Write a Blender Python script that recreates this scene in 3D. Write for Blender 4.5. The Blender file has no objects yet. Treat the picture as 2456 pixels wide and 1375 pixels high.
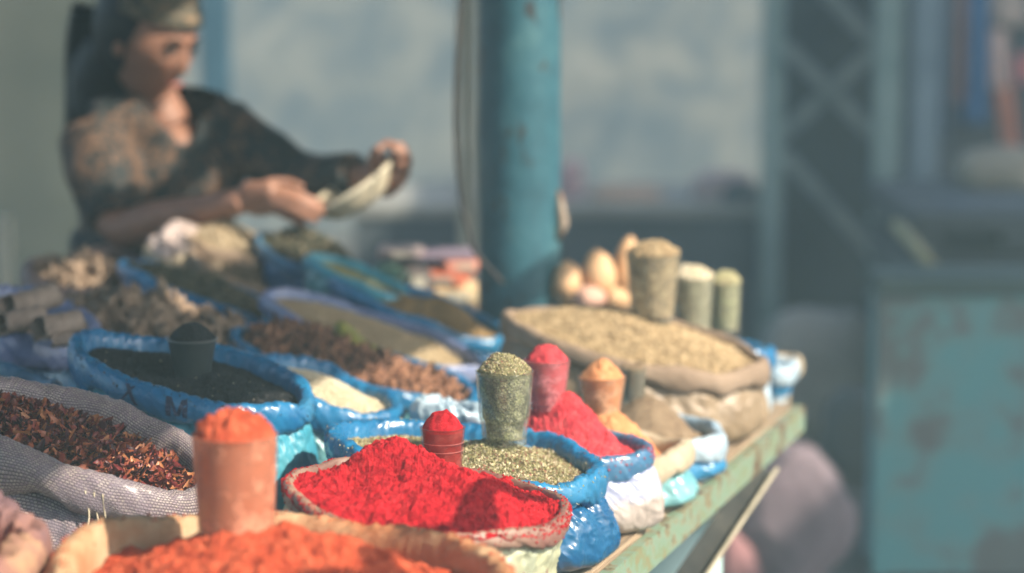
import bpy, bmesh, math, random
import numpy as np
from mathutils import Vector, Matrix
random.seed(7)
RNG = np.random.default_rng(11)
PI = math.pi
scene = bpy.context.scene

# ---------------------------------------------------------------- camera, sky, sun, exposure
W_, H_, FPX = 2456.0, 1375.0, 5800.0
PITCH = math.atan((H_ / 2 + 200) / FPX)
TZ = 0.75                      # height of the stall's table top
CAM = Vector((0, 0, TZ + 0.83))
cam_d = bpy.data.cameras.new('camera')
cam = bpy.data.objects.new('camera', cam_d)
scene.collection.objects.link(cam)
cam.location = CAM
cam.rotation_euler = (PI / 2 - PITCH, 0, 0)
cam_d.sensor_width = 36
cam_d.lens = 36 * FPX / W_
cam_d.clip_start = 0.05
cam_d.clip_end = 500
cam_d.dof.use_dof = True
cam_d.dof.focus_distance = 2.98
cam_d.dof.aperture_fstop = 1.9
cam_d.dof.aperture_blades = 9
scene.camera = cam

SUN_EL = math.radians(40)
SUN_AZ = math.radians(122)      # from +Y towards +X
SUN = Vector((math.sin(SUN_AZ) * math.cos(SUN_EL), math.cos(SUN_AZ) * math.cos(SUN_EL), math.sin(SUN_EL)))
world = bpy.data.worlds.new('World')
scene.world = world
world.use_nodes = True
wt = world.node_tree
sky = wt.nodes.new('ShaderNodeTexSky')
sky.sky_type = 'NISHITA'
sky.sun_disc = False
sky.sun_elevation = SUN_EL
sky.sun_rotation = SUN_AZ
sky.dust_density = 2.5
wt.links.new(sky.outputs[0], wt.nodes['Background'].inputs[0])
wt.nodes['Background'].inputs[1].default_value = 0.15
sl = bpy.data.lights.new('sun', 'SUN')
sl.energy = 4.6
sl.angle = math.radians(0.5)
sl.color = (1.0, 0.88, 0.71)
so = bpy.data.objects.new('sun', sl)
scene.collection.objects.link(so)
so.location = (3, -1, 4)
so.rotation_euler = SUN.to_track_quat('Z', 'Y').to_euler()
scene.view_settings.view_transform = 'Standard'
scene.view_settings.look = 'None'
scene.view_settings.gamma = 1
scene.view_settings.use_curve_mapping = False
scene.view_settings.exposure = 0.9
scene.cycles.use_denoising = True
scene.cycles.max_bounces = 8
scene.cycles.transparent_max_bounces = 12
scene.cycles.caustics_reflective = False
scene.cycles.caustics_refractive = False
scene.cycles.sample_clamp_indirect = 6
HAZE = 0.02

# ---------------------------------------------------------------- placing by sight line
def ray(px, py):
    x = (px - W_ / 2) / FPX
    y = -(py - H_ / 2) / FPX
    c, s = math.cos(PITCH), math.sin(PITCH)
    return Vector((x, c + y * s, -s + y * c))
def at_d(px, py, Y):
    r = ray(px, py)
    return CAM + r * (Y / r.y)
def at_z(px, py, z):
    r = ray(px, py)
    return CAM + r * ((z - CAM.z) / r.z)

# ---------------------------------------------------------------- noise
_T = RNG.random(4096).astype(np.float64) * 2 - 1
_P = RNG.permutation(4096)
def vnoise(P):
    P = np.asarray(P, float)
    I = np.floor(P).astype(np.int64)
    f = P - I
    f = f * f * f * (f * (f * 6 - 15) + 10)
    out = np.zeros(len(P))
    for dx in (0, 1):
        a = _P[(I[:, 0] + dx) & 4095]
        wx = f[:, 0] if dx else 1 - f[:, 0]
        for dy in (0, 1):
            b = _P[(a + I[:, 1] + dy) & 4095]
            wy = f[:, 1] if dy else 1 - f[:, 1]
            for dz in (0, 1):
                c = _P[(b + I[:, 2] + dz) & 4095]
                wz = f[:, 2] if dz else 1 - f[:, 2]
                out += _T[c] * wx * wy * wz
    return out
def fbm(P, o=4, g=0.5):
    P = np.asarray(P, float)
    a, s, t = 1.0, np.zeros(len(P)), 0
    for k in range(o):
        s += a * vnoise(P * (2 ** k) + 17.3 * k)
        t += a
        a *= g
    return s / t
def ridged(P, o=3):
    a, s, t = 1.0, np.zeros(len(P)), 0
    for k in range(o):
        s += a * (1 - np.abs(vnoise(P * (2.1 ** k) + 9.7 * k)) * 2)
        t += a
        a *= 0.5
    return s / t

# ---------------------------------------------------------------- objects
COL = scene.collection
def tag(o, label=None, cat=None, group=None, kind=None):
    if label: o['label'] = label
    if cat: o['category'] = cat
    if group: o['group'] = group
    if kind: o['kind'] = kind
    return o
def thing(name, label, cat, loc=(0, 0, 0), group=None, rz=0):
    o = bpy.data.objects.new(name, None)
    o.empty_display_size = 0.05
    COL.objects.link(o)
    o.location = loc
    o.rotation_euler = (0, 0, rz)
    return tag(o, label, cat, group)
def mk(name, V, F, m, parent=None, smooth=True, uv=None, rnd=None, loc=None):
    V = np.asarray(V, np.float32)
    F = np.asarray(F, np.int32)
    me = bpy.data.meshes.new(name)
    k = F.shape[1]
    me.vertices.add(len(V))
    me.vertices.foreach_set('co', V.ravel())
    me.loops.add(F.size)
    me.loops.foreach_set('vertex_index', F.ravel())
    me.polygons.add(len(F))
    me.polygons.foreach_set('loop_start', np.arange(0, F.size, k, dtype=np.int32))
    me.polygons.foreach_set('use_smooth', np.full(len(F), smooth))
    if uv is not None:
        l = me.uv_layers.new(name='UVMap')
        l.data.foreach_set('uv', np.asarray(uv, np.float32)[F.ravel()].ravel())
    if rnd is not None:
        at = me.attributes.new('rnd', 'FLOAT', 'POINT')
        at.data.foreach_set('value', np.asarray(rnd, np.float32))
    me.update(calc_edges=True)
    me.validate()
    o = bpy.data.objects.new(name, me)
    COL.objects.link(o)
    if m: me.materials.append(m)
    if parent: o.parent = parent
    if loc is not None: o.location = loc
    return o
def grid_faces(nu, nv, closed_u=True):
    """nu around, nv along; index = j*nu+i"""
    i = np.arange(nu if closed_u else nu - 1)
    j = np.arange(nv - 1)
    I, J = np.meshgrid(i, j)
    I, J = I.ravel(), J.ravel()
    I2 = (I + 1) % nu
    return np.stack([J * nu + I, J * nu + I2, (J + 1) * nu + I2, (J + 1) * nu + I], 1)
def from_bm(name, bm, m, parent=None, smooth=False, loc=None):
    me = bpy.data.meshes.new(name)
    bm.normal_update()
    bm.to_mesh(me)
    bm.free()
    if smooth: me.polygons.foreach_set('use_smooth', [True] * len(me.polygons))
    o = bpy.data.objects.new(name, me)
    COL.objects.link(o)
    if m: me.materials.append(m)
    if parent: o.parent = parent
    if loc is not None: o.location = loc
    return o
def add_box(bm, c, s, rot=None, bevel=0.0):
    """centre, full sizes, optional 3x3 rotation"""
    t = bmesh.new()
    bmesh.ops.create_cube(t, size=1)
    bmesh.ops.scale(t, vec=s, verts=t.verts)
    if bevel: bmesh.ops.bevel(t, geom=list(t.edges), offset=bevel, segments=2, affect='EDGES')
    M = Matrix.Translation(c) @ (rot.to_4x4() if rot else Matrix())
    bmesh.ops.transform(t, matrix=M, verts=t.verts)
    me = bpy.data.meshes.new('t'); t.to_mesh(me); t.free(); bm.from_mesh(me); bpy.data.meshes.remove(me)
def add_bar(bm, a, b, w, h, bevel=0.0, up=Vector((0, 0, 1))):
    a, b = Vector(a), Vector(b)
    z = (b - a).normalized()
    x = up.cross(z)
    if x.length < 1e-4: x = Vector((1, 0, 0))
    x.normalize()
    y = z.cross(x)
    add_box(bm, (a + b) / 2, (w, h, (b - a).length), Matrix((x, y, z)).transposed(), bevel)
def tube(pts, radii, n=16, cap=True, flat=1.0, upv=(0, 0, 1)):
    """lofted tube through points -> V, F(list of quads), closed with end fans made of quads"""
    P = [Vector(p) for p in pts]
    V = []
    last = None
    for k, p in enumerate(P):
        d = (P[min(k + 1, len(P) - 1)] - P[max(k - 1, 0)]).normalized()
        if last is None:
            u = Vector(upv).cross(d)
            if u.length < 1e-3: u = Vector((1, 0, 0))
        else:
            u = last - d * last.dot(d)
        u.normalize()
        last = u
        w = d.cross(u)
        for i in range(n):
            a = 2 * PI * i / n
            V.append(p + (u * math.cos(a) + w * math.sin(a) * flat) * radii[k])
    F = grid_faces(n, len(P)).tolist()
    if cap:
        for k, base in ((0, 0), (len(P) - 1, (len(P) - 1) * n)):
            ci = len(V)
            V.append(P[k])
            for i in range(0, n, 2):
                q = [base + i, base + (i + 1) % n, base + (i + 2) % n, ci]
                F.append(q[::-1] if k == 0 else q)
    return [tuple(v) for v in V], F
def smooth_path(pts, n=24):
    """Catmull-Rom"""
    P = [Vector(p) for p in pts]
    P = [P[0] * 2 - P[1]] + P + [P[-1] * 2 - P[-2]]
    out = []
    m = len(P) - 3
    for k in range(n):
        t = k / (n - 1) * m
        i = min(int(t), m - 1)
        f = t - i
        a, b, c, d = P[i:i + 4]
        out.append(0.5 * ((2 * b) + (c - a) * f + (2 * a - 5 * b + 4 * c - d) * f * f + (3 * b - a - 3 * c + d) * f ** 3))
    return out
def voxel(name, pieces, size, m, parent, smooth_it=4, loc=None):
    """union overlapping closed pieces into one continuous surface"""
    V, F, off = [], [], 0
    for v, f in pieces:
        V += [tuple(x) for x in v]
        F += [[i + off for i in q] for q in f]
        off += len(v)
    me = bpy.data.meshes.new(name)
    me.from_pydata(V, [], F)
    o = bpy.data.objects.new(name, me)
    COL.objects.link(o)
    r = o.modifiers.new('r', 'REMESH'); r.mode = 'VOXEL'; r.voxel_size = size
    if smooth_it:
        s = o.modifiers.new('s', 'SMOOTH'); s.iterations = smooth_it; s.factor = 0.5
    dg = bpy.context.evaluated_depsgraph_get()
    me2 = bpy.data.meshes.new_from_object(o.evaluated_get(dg))
    o.modifiers.clear()
    o.data = me2
    me2.name = name
    bpy.data.meshes.remove(me)
    me2.materials.clear()
    if m: me2.materials.append(m)
    me2.polygons.foreach_set('use_smooth', [True] * len(me2.polygons))
    if parent: o.parent = parent
    if loc is not None: o.location = loc
    return o
def ellipsoid(c, r, rot=None, nu=24, nv=14):
    V, F = [], []
    for j in range(nv + 1):
        ph = PI * (j + 0.0) / nv
        for i in range(nu):
            th = 2 * PI * i / nu
            p = Vector((r[0] * math.sin(max(ph, 1e-3)) * math.cos(th), r[1] * math.sin(max(ph, 1e-3)) * math.sin(th), r[2] * math.cos(ph)))
            if rot: p = rot @ p
            V.append(p + Vector(c))
    F = grid_faces(nu, nv + 1)[:, ::-1].tolist()
    return [tuple(v) for v in V], F

# ---------------------------------------------------------------- materials
def nt(name):
    m = bpy.data.materials.new(name)
    m.use_nodes = True
    t = m.node_tree
    b = t.nodes['Principled BSDF']
    return m, t, b
def N(t, typ, **kw):
    n = t.nodes.new(typ)
    for k, v in kw.items():
        if k.startswith('i_'): n.inputs[k[2:].replace('_', ' ')].default_value = v
        elif k.startswith('n_'): n.inputs[int(k[2:])].default_value = v
        else: setattr(n, k, v)
    return n
def ramp(t, stops):
    r = N(t, 'ShaderNodeValToRGB')
    e = r.color_ramp.elements
    while len(e) < len(stops): e.new(0.5)
    for k, (p, c) in enumerate(stops):
        e[k].position = p
        e[k].color = (*c, 1)
    return r
def coords(t, uv=False, scale=None, rot=None):
    tc = N(t, 'ShaderNodeTexCoord')
    out = tc.outputs['UV' if uv else 'Object']
    if scale or rot:
        mp = N(t, 'ShaderNodeMapping')
        if scale: mp.inputs['Scale'].default_value = scale
        if rot: mp.inputs['Rotation'].default_value = rot
        t.links.new(out, mp.inputs[0])
        out = mp.outputs[0]
    return out
def mat(name, stops, nscale=8, rough=0.7, bump=0.3, bscale=60, bdist=0.002, spec=0.4, detail=5, stretch=None, coat=0, sheen=0, sss=0, brough=0.6):
    """noise-coloured surface with a noise bump"""
    m, t, b = nt(name)
    co = coords(t, scale=stretch)
    n = N(t, 'ShaderNodeTexNoise', i_Scale=nscale, i_Detail=detail, i_Roughness=0.6)
    t.links.new(co, n.inputs['Vector'])
    r = ramp(t, stops)
    t.links.new(n.outputs[0], r.inputs[0])
    t.links.new(r.outputs[0], b.inputs['Base Color'])
    b.inputs['Roughness'].default_value = rough
    b.inputs['Specular IOR Level'].default_value = spec
    if coat:
        b.inputs['Coat Weight'].default_value = coat
        b.inputs['Coat Roughness'].default_value = 0.18
    if sheen: b.inputs['Sheen Weight'].default_value = sheen
    if bump:
        n2 = N(t, 'ShaderNodeTexNoise', i_Scale=bscale, i_Detail=6, i_Roughness=brough)
        t.links.new(co, n2.inputs['Vector'])
        bp = N(t, 'ShaderNodeBump', i_Strength=bump, i_Distance=bdist)
        t.links.new(n2.outputs[0], bp.inputs['Height'])
        t.links.new(bp.outputs[0], b.inputs['Normal'])
    return m
def plastic(name, c1, c2, dirt=None, rough=0.16, crease=0.6, split=None):
    """thin crumpled plastic film: sharp creases, dusty patches"""
    m, t, b = nt(name)
    co = coords(t)
    n = N(t, 'ShaderNodeTexNoise', i_Scale=14, i_Detail=5, i_Roughness=0.65)
    t.links.new(co, n.inputs['Vector'])
    r = ramp(t, [(0.35, c1), (0.68, c2)])
    t.links.new(n.outputs[0], r.inputs[0])
    col = r.outputs[0]
    n3 = N(t, 'ShaderNodeTexNoise', i_Scale=5, i_Detail=7, i_Roughness=0.7)
    t.links.new(co, n3.inputs['Vector'])
    rr = ramp(t, [(0.52, (0, 0, 0)), (0.72, (1, 1, 1))])
    t.links.new(n3.outputs[0], rr.inputs[0])
    if dirt:
        mx = N(t, 'ShaderNodeMix', data_type='RGBA')
        t.links.new(rr.outputs[0], mx.inputs[0])
        t.links.new(col, mx.inputs[6])
        mx.inputs[7].default_value = (*dirt, 1)
        col = mx.outputs[2]
    if split:      # the sack changes colour at this height, with a ragged edge
        z0, c3 = split
        sx = N(t, 'ShaderNodeSeparateXYZ')
        t.links.new(co, sx.inputs[0])
        ma = N(t, 'ShaderNodeMath', operation='MULTIPLY_ADD')
        t.links.new(n3.outputs[0], ma.inputs[0]); ma.inputs[1].default_value = 0.09
        t.links.new(sx.outputs[2], ma.inputs[2])
        mr = N(t, 'ShaderNodeMapRange')
        t.links.new(ma.outputs[0], mr.inputs[0])
        mr.inputs[1].default_value = z0 + 0.04; mr.inputs[2].default_value = z0 + 0.055
        mx = N(t, 'ShaderNodeMix', data_type='RGBA')
        t.links.new(mr.outputs[0], mx.inputs[0])
        mx.inputs[6].default_value = (*c3, 1)
        t.links.new(col, mx.inputs[7])
        col = mx.outputs[2]
    t.links.new(col, b.inputs['Base Color'])
    mr2 = N(t, 'ShaderNodeMapRange', n_3=rough, n_4=rough + 0.25)
    t.links.new(n3.outputs[0], mr2.inputs[0])
    t.links.new(mr2.outputs[0], b.inputs['Roughness'])
    b.inputs['Specular IOR Level'].default_value = 0.8
    nd = N(t, 'ShaderNodeTexNoise', i_Scale=7, i_Detail=3)
    t.links.new(co, nd.inputs['Vector'])
    ad = N(t, 'ShaderNodeVectorMath', operation='MULTIPLY_ADD')
    t.links.new(nd.outputs['Color'], ad.inputs[0]); ad.inputs[1].default_value = (0.16, 0.16, 0.16)
    t.links.new(co, ad.inputs[2])
    mp = N(t, 'ShaderNodeMapping'); mp.inputs['Scale'].default_value = (1.2, 1.2, 0.5); mp.inputs['Rotation'].default_value = (0.25, 0.3, 0)
    t.links.new(ad.outputs[0], mp.inputs[0])
    v = N(t, 'ShaderNodeTexNoise', noise_type='RIDGED_MULTIFRACTAL', i_Scale=20, i_Detail=4, i_Roughness=0.45)
    v.inputs['Offset'].default_value = 0.9; v.inputs['Gain'].default_value = 1.4
    t.links.new(mp.outputs[0], v.inputs['Vector'])
    sm = N(t, 'ShaderNodeMath', operation='MULTIPLY')
    t.links.new(v.outputs[0], sm.inputs[0]); sm.inputs[1].default_value = 0.55
    bp = N(t, 'ShaderNodeBump', i_Strength=crease, i_Distance=0.004)
    t.links.new(sm.outputs[0], bp.inputs['Height'])
    t.links.new(bp.outputs[0], b.inputs['Normal'])
    return m
def woven(name, c1, c2, gap, su=260, sv=260, rough=0.6, bump=0.8, stain=None, spec=0.4):
    """woven sack cloth following the sack's own u,v (in metres)"""
    m, t, b = nt(name)
    uv = coords(t, uv=True)
    nd = N(t, 'ShaderNodeTexNoise', i_Scale=6, i_Detail=3)
    t.links.new(uv, nd.inputs['Vector'])
    ad = N(t, 'ShaderNodeVectorMath', operation='MULTIPLY_ADD')
    t.links.new(nd.outputs['Color'], ad.inputs[0]); ad.inputs[1].default_value = (0.035, 0.035, 0)
    t.links.new(uv, ad.inputs[2])
    mp = N(t, 'ShaderNodeMapping'); mp.inputs['Scale'].default_value = (su, sv, 1)
    t.links.new(ad.outputs[0], mp.inputs[0])
    br = N(t, 'ShaderNodeTexBrick', offset=0.5, i_Scale=1.0)
    br.inputs['Mortar Size'].default_value = 0.16
    br.inputs['Mortar Smooth'].default_value = 0.6
    br.inputs['Brick Width'].default_value = 1.0
    br.inputs['Row Height'].default_value = 0.6
    br.inputs['Color1'].default_value = (*c1, 1)
    br.inputs['Color2'].default_value = (*c2, 1)
    br.inputs['Mortar'].default_value = (*gap, 1)
    t.links.new(mp.outputs[0], br.inputs['Vector'])
    col = br.outputs[0]
    co = coords(t)
    n = N(t, 'ShaderNodeTexNoise', i_Scale=7, i_Detail=6, i_Roughness=0.65)
    t.links.new(co, n.inputs['Vector'])
    if stain:
        rr = ramp(t, [(0.48, (0, 0, 0)), (0.66, (1, 1, 1))])
        t.links.new(n.outputs[0], rr.inputs[0])
        mx = N(t, 'ShaderNodeMix', data_type='RGBA')
        t.links.new(rr.outputs[0], mx.inputs[0])
        t.links.new(col, mx.inputs[6])
        mx.inputs[7].default_value = (*stain, 1)
        col = mx.outputs[2]
    t.links.new(col, b.inputs['Base Color'])
    b.inputs['Roughness'].default_value = rough
    b.inputs['Specular IOR Level'].default_value = spec
    iv = N(t, 'ShaderNodeMath', operation='SUBTRACT'); iv.inputs[0].default_value = 1
    t.links.new(br.outputs['Fac'], iv.inputs[1])
    bp = N(t, 'ShaderNodeBump', i_Strength=bump, i_Distance=0.003)
    t.links.new(iv.outputs[0], bp.inputs['Height'])
    t.links.new(bp.outputs[0], b.inputs['Normal'])
    return m
def flecks(name, cols, rough=0.8, spec=0.25):
    """each grain or flake takes its own colour from the rnd attribute"""
    m, t, b = nt(name)
    a = N(t, 'ShaderNodeAttribute', attribute_name='rnd')
    r = ramp(t, [(k / len(cols), c) for k, c in enumerate(cols)])
    r.color_ramp.interpolation = 'CONSTANT'
    t.links.new(a.outputs['Fac'], r.inputs[0])
    t.links.new(r.outputs[0], b.inputs['Base Color'])
    b.inputs['Roughness'].default_value = rough
    b.inputs['Specular IOR Level'].default_value = spec
    return m
def powder(name, c1, c2, c3, scale=60, bump=0.8):
    return mat(name, [(0.3, c1), (0.5, c2), (0.72, c3)], nscale=scale, rough=1.0, bump=bump, bscale=420, bdist=0.0025, spec=0.05)
def speckle(name, cols, scale=300, lo_=0.65):
    """fine material seen through glass"""
    m, t, b = nt(name)
    co = coords(t)
    v = N(t, 'ShaderNodeTexVoronoi', i_Scale=scale)
    t.links.new(co, v.inputs['Vector'])
    sx = N(t, 'ShaderNodeSeparateColor')
    t.links.new(v.outputs['Color'], sx.inputs[0])
    r = ramp(t, [(k / len(cols), c) for k, c in enumerate(cols)])
    r.color_ramp.interpolation = 'CONSTANT'
    t.links.new(sx.outputs[0], r.inputs[0])
    nn = N(t, 'ShaderNodeTexNoise', i_Scale=55, i_Detail=5, i_Roughness=0.7); t.links.new(co, nn.inputs[0])
    r3 = ramp(t, [(0.42, (lo_, lo_, lo_)), (0.6, (1.2, 1.2, 1.15))]); t.links.new(nn.outputs[0], r3.inputs[0])
    mm = N(t, 'ShaderNodeMix', data_type='RGBA', blend_type='MULTIPLY'); mm.inputs[0].default_value = 1
    t.links.new(r.outputs[0], mm.inputs[6]); t.links.new(r3.outputs[0], mm.inputs[7])
    t.links.new(mm.outputs[2], b.inputs['Base Color'])
    b.inputs['Roughness'].default_value = 0.8
    bp = N(t, 'ShaderNodeBump', i_Strength=0.7, i_Distance=0.002)
    t.links.new(v.outputs['Distance'], bp.inputs['Height'])
    t.links.new(bp.outputs[0], b.inputs['Normal'])
    return m
def glass(name, tint=(0.93, 0.96, 0.95), dust=(0.5, 0.48, 0.4), amount=0.25, dscale=45):
    """thin glass wall: see-through, mirror-like at grazing angles, dusty inside"""
    m, t, b = nt(name)
    t.nodes.remove(b)
    out = t.nodes['Material Output']
    tr = N(t, 'ShaderNodeBsdfTransparent'); tr.inputs[0].default_value = (*tint, 1)
    gl = N(t, 'ShaderNodeBsdfGlossy'); gl.inputs['Roughness'].default_value = 0.06
    lw = N(t, 'ShaderNodeLayerWeight', i_Blend=0.5)
    fp = N(t, 'ShaderNodeMath', operation='POWER'); t.links.new(lw.outputs['Facing'], fp.inputs[0]); fp.inputs[1].default_value = 4
    fr = N(t, 'ShaderNodeMath', operation='MULTIPLY_ADD'); t.links.new(fp.outputs[0], fr.inputs[0]); fr.inputs[1].default_value = 0.6; fr.inputs[2].default_value = 0.04
    m1 = N(t, 'ShaderNodeMixShader')
    t.links.new(fr.outputs[0], m1.inputs[0]); t.links.new(tr.outputs[0], m1.inputs[1]); t.links.new(gl.outputs[0], m1.inputs[2])
    df = N(t, 'ShaderNodeBsdfDiffuse'); df.inputs[0].default_value = (*dust, 1)
    n = N(t, 'ShaderNodeTexNoise', i_Scale=dscale, i_Detail=8, i_Roughness=0.75)
    t.links.new(coords(t), n.inputs['Vector'])
    mr = N(t, 'ShaderNodeMapRange', n_1=0.48, n_2=0.7, n_3=amount * 0.35, n_4=amount * 2)
    t.links.new(n.outputs[0], mr.inputs[0])
    m2 = N(t, 'ShaderNodeMixShader')
    t.links.new(mr.outputs[0], m2.inputs[0]); t.links.new(m1.outputs[0], m2.inputs[1]); t.links.new(df.outputs[0], m2.inputs[2])
    t.links.new(m2.outputs[0], out.inputs[0])
    return m

M = {}
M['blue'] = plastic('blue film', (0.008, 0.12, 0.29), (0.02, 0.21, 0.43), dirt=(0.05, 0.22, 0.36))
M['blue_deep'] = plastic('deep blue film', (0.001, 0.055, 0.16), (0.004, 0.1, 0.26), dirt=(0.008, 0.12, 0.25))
M['cyan'] = plastic('turquoise film', (0.03, 0.26, 0.38), (0.06, 0.36, 0.48), dirt=(0.12, 0.4, 0.48), rough=0.35)
M['teal'] = plastic('teal film', (0.06, 0.24, 0.3), (0.16, 0.42, 0.46), dirt=(0.3, 0.5, 0.48))
M['slate'] = plastic('slate blue film', (0.03, 0.12, 0.26), (0.1, 0.26, 0.4), dirt=(0.2, 0.32, 0.42))
M['white_lav'] = plastic('white and blue film', (0.36, 0.4, 0.6), (0.5, 0.52, 0.66), dirt=(0.42, 0.44, 0.55), split=(0.055, (0.42, 0.36, 0.32)), crease=0.7)
M['pale_blue'] = plastic('pale blue film', (0.28, 0.42, 0.55), (0.5, 0.62, 0.7), dirt=(0.45, 0.52, 0.55))
M['lilac'] = plastic('lilac film', (0.14, 0.19, 0.38), (0.27, 0.31, 0.5), dirt=(0.34, 0.38, 0.5))
M['greenish'] = plastic('clouded pale green film', (0.42, 0.42, 0.24), (0.62, 0.6, 0.4), dirt=(0.3, 0.36, 0.3), rough=0.22)
M['tan_film'] = plastic('tan film', (0.2, 0.14, 0.085), (0.3, 0.215, 0.13), dirt=(0.36, 0.27, 0.17), rough=0.35)
M['yellow'] = plastic('yellow green film', (0.22, 0.22, 0.025), (0.32, 0.31, 0.05), rough=0.4)
M['ecru'] = mat('ecru cloth', [(0.3, (0.34, 0.27, 0.18)), (0.7, (0.56, 0.47, 0.34))], 10, 0.75, 0.6, 120, 0.003)
M['burlap'] = mat('orange dusted burlap', [(0.36, (0.4, 0.16, 0.07)), (0.48, (0.48, 0.29, 0.16)), (0.64, (0.6, 0.46, 0.3))], 9, 0.85, 0.7, 260, 0.002, detail=7)
M['rose'] = plastic('powder stained film', (0.2, 0.1, 0.08), (0.36, 0.24, 0.17), dirt=(0.2, 0.06, 0.05), rough=0.4)
M['mauve'] = woven('mauve woven plastic', (0.25, 0.19, 0.27), (0.35, 0.27, 0.35), (0.06, 0.045, 0.075), 250, 250)
M['cream_weave'] = woven('cream woven plastic', (0.37, 0.29, 0.34), (0.56, 0.49, 0.45), (0.18, 0.14, 0.16), 210, 165, rough=0.35, bump=1.0, stain=(0.32, 0.27, 0.33), spec=0.6)
M['pink_cloth'] = mat('pink orange cloth', [(0.38, (0.16, 0.09, 0.1)), (0.52, (0.3, 0.15, 0.12)), (0.65, (0.5, 0.33, 0.17))], 6, 0.8, 0.5, 40, 0.004)
M['brown_rim'] = mat('brown sack cloth', [(0.3, (0.2, 0.14, 0.095)), (0.7, (0.38, 0.28, 0.2))], 12, 0.8, 0.6, 150, 0.002)
M['old_rose'] = woven('dusty rose weave', (0.42, 0.3, 0.28), (0.52, 0.4, 0.36), (0.2, 0.13, 0.12), 200, 200)

M['p_orange'] = powder('orange chilli powder', (0.36, 0.05, 0.024), (0.5, 0.09, 0.042), (0.6, 0.15, 0.075))
M['p_red'] = powder('red chilli powder', (0.25, 0.007, 0.013), (0.43, 0.013, 0.022), (0.56, 0.035, 0.042), scale=90)
M['p_pink'] = powder('rose red powder', (0.46, 0.035, 0.05), (0.6, 0.06, 0.075), (0.7, 0.11, 0.115), scale=90)
M['p_amber'] = powder('amber powder', (0.55, 0.2, 0.085), (0.7, 0.31, 0.14), (0.78, 0.42, 0.22))
M['p_grey'] = powder('grey brown powder', (0.17, 0.115, 0.075), (0.26, 0.19, 0.125), (0.32, 0.24, 0.16))
M['p_brown'] = powder('ground brown spice', (0.16, 0.105, 0.045), (0.25, 0.165, 0.075), (0.33, 0.225, 0.11), scale=30)
M['g_under'] = mat('herb bed', [(0.3, (0.1, 0.09, 0.04)), (0.7, (0.3, 0.28, 0.15))], 200, 0.9, 0.8, 500, 0.003)
M['g_flakes'] = flecks('herb flakes', [(0.44, 0.4, 0.2), (0.64, 0.57, 0.36), (0.26, 0.25, 0.11), (0.52, 0.47, 0.26), (0.74, 0.66, 0.48), (0.3, 0.12, 0.09), (0.16, 0.14, 0.06), (0.4, 0.37, 0.19)])
M['g_fill'] = speckle('herbs behind glass', [(0.34, 0.32, 0.16), (0.16, 0.15, 0.08), (0.42, 0.38, 0.24), (0.1, 0.09, 0.06), (0.24, 0.22, 0.12), (0.5, 0.46, 0.32)], 420, 0.3)
M['b_under'] = mat('black seed bed', [(0.3, (0.005, 0.006, 0.008)), (0.7, (0.012, 0.014, 0.018))], 300, 0.7, 0.8, 500, 0.002)
M['b_seeds'] = flecks('black seeds', [(0.007, 0.009, 0.012), (0.014, 0.017, 0.021), (0.009, 0.012, 0.016), (0.022, 0.025, 0.03)], rough=0.5, spec=0.5)
M['w_under'] = mat('white seed bed', [(0.3, (0.5, 0.42, 0.28)), (0.7, (0.72, 0.63, 0.46))], 300, 0.8, 0.6, 500, 0.002)
M['w_seeds'] = flecks('white seeds', [(0.75, 0.68, 0.5), (0.66, 0.58, 0.42), (0.82, 0.76, 0.6), (0.58, 0.48, 0.33)])
M['chilli_under'] = mat('flake bed', [(0.3, (0.03, 0.008, 0.006)), (0.7, (0.12, 0.03, 0.015))], 90, 0.7, 0.8, 300, 0.003)
M['chilli'] = flecks('chilli flakes', [(0.16, 0.04, 0.028), (0.3, 0.085, 0.04), (0.09, 0.018, 0.02), (0.22, 0.045, 0.03), (0.42, 0.17, 0.07), (0.055, 0.012, 0.018), (0.18, 0.026, 0.026), (0.34, 0.11, 0.05)], rough=0.45, spec=0.5)
M['clove_under'] = mat('clove bed', [(0.3, (0.04, 0.022, 0.015)), (0.7, (0.16, 0.09, 0.05))], 90, 0.8, 0.8, 300, 0.003)
M['cloves'] = flecks('dried clove pieces', [(0.26, 0.13, 0.075), (0.16, 0.075, 0.045), (0.38, 0.2, 0.12), (0.1, 0.05, 0.035), (0.3, 0.15, 0.09)])
M['cor_under'] = mat('coriander bed', [(0.3, (0.16, 0.11, 0.06)), (0.7, (0.36, 0.27, 0.16))], 90, 0.9, 0.8, 300, 0.003)
M['coriander'] = flecks('coriander seeds', [(0.48, 0.35, 0.2), (0.38, 0.27, 0.15), (0.56, 0.43, 0.26), (0.28, 0.2, 0.11), (0.5, 0.38, 0.22)])
M['lentil_under'] = mat('lentil bed', [(0.3, (0.36, 0.28, 0.17)), (0.7, (0.55, 0.44, 0.28))], 60, 0.9, 0.8, 300, 0.003)
M['lentils'] = flecks('split lentils', [(0.62, 0.5, 0.32), (0.54, 0.42, 0.26), (0.7, 0.58, 0.39), (0.46, 0.36, 0.22)])
M['cor_fill'] = speckle('coriander behind glass', [(0.6, 0.42, 0.26), (0.46, 0.31, 0.19), (0.68, 0.5, 0.32), (0.36, 0.24, 0.14)], 260)
M['o_under'] = mat('olive bed', [(0.3, (0.05, 0.052, 0.035)), (0.7, (0.15, 0.14, 0.09))], 60, 0.9, 0.8, 300, 0.003)
M['olive'] = flecks('dry olive leaves', [(0.12, 0.12, 0.08), (0.2, 0.185, 0.12), (0.08, 0.085, 0.06), (0.26, 0.22, 0.15)])
M['pale'] = flecks('pale husks', [(0.62, 0.5, 0.34), (0.72, 0.6, 0.42), (0.5, 0.4, 0.27), (0.66, 0.56, 0.4)])
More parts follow.
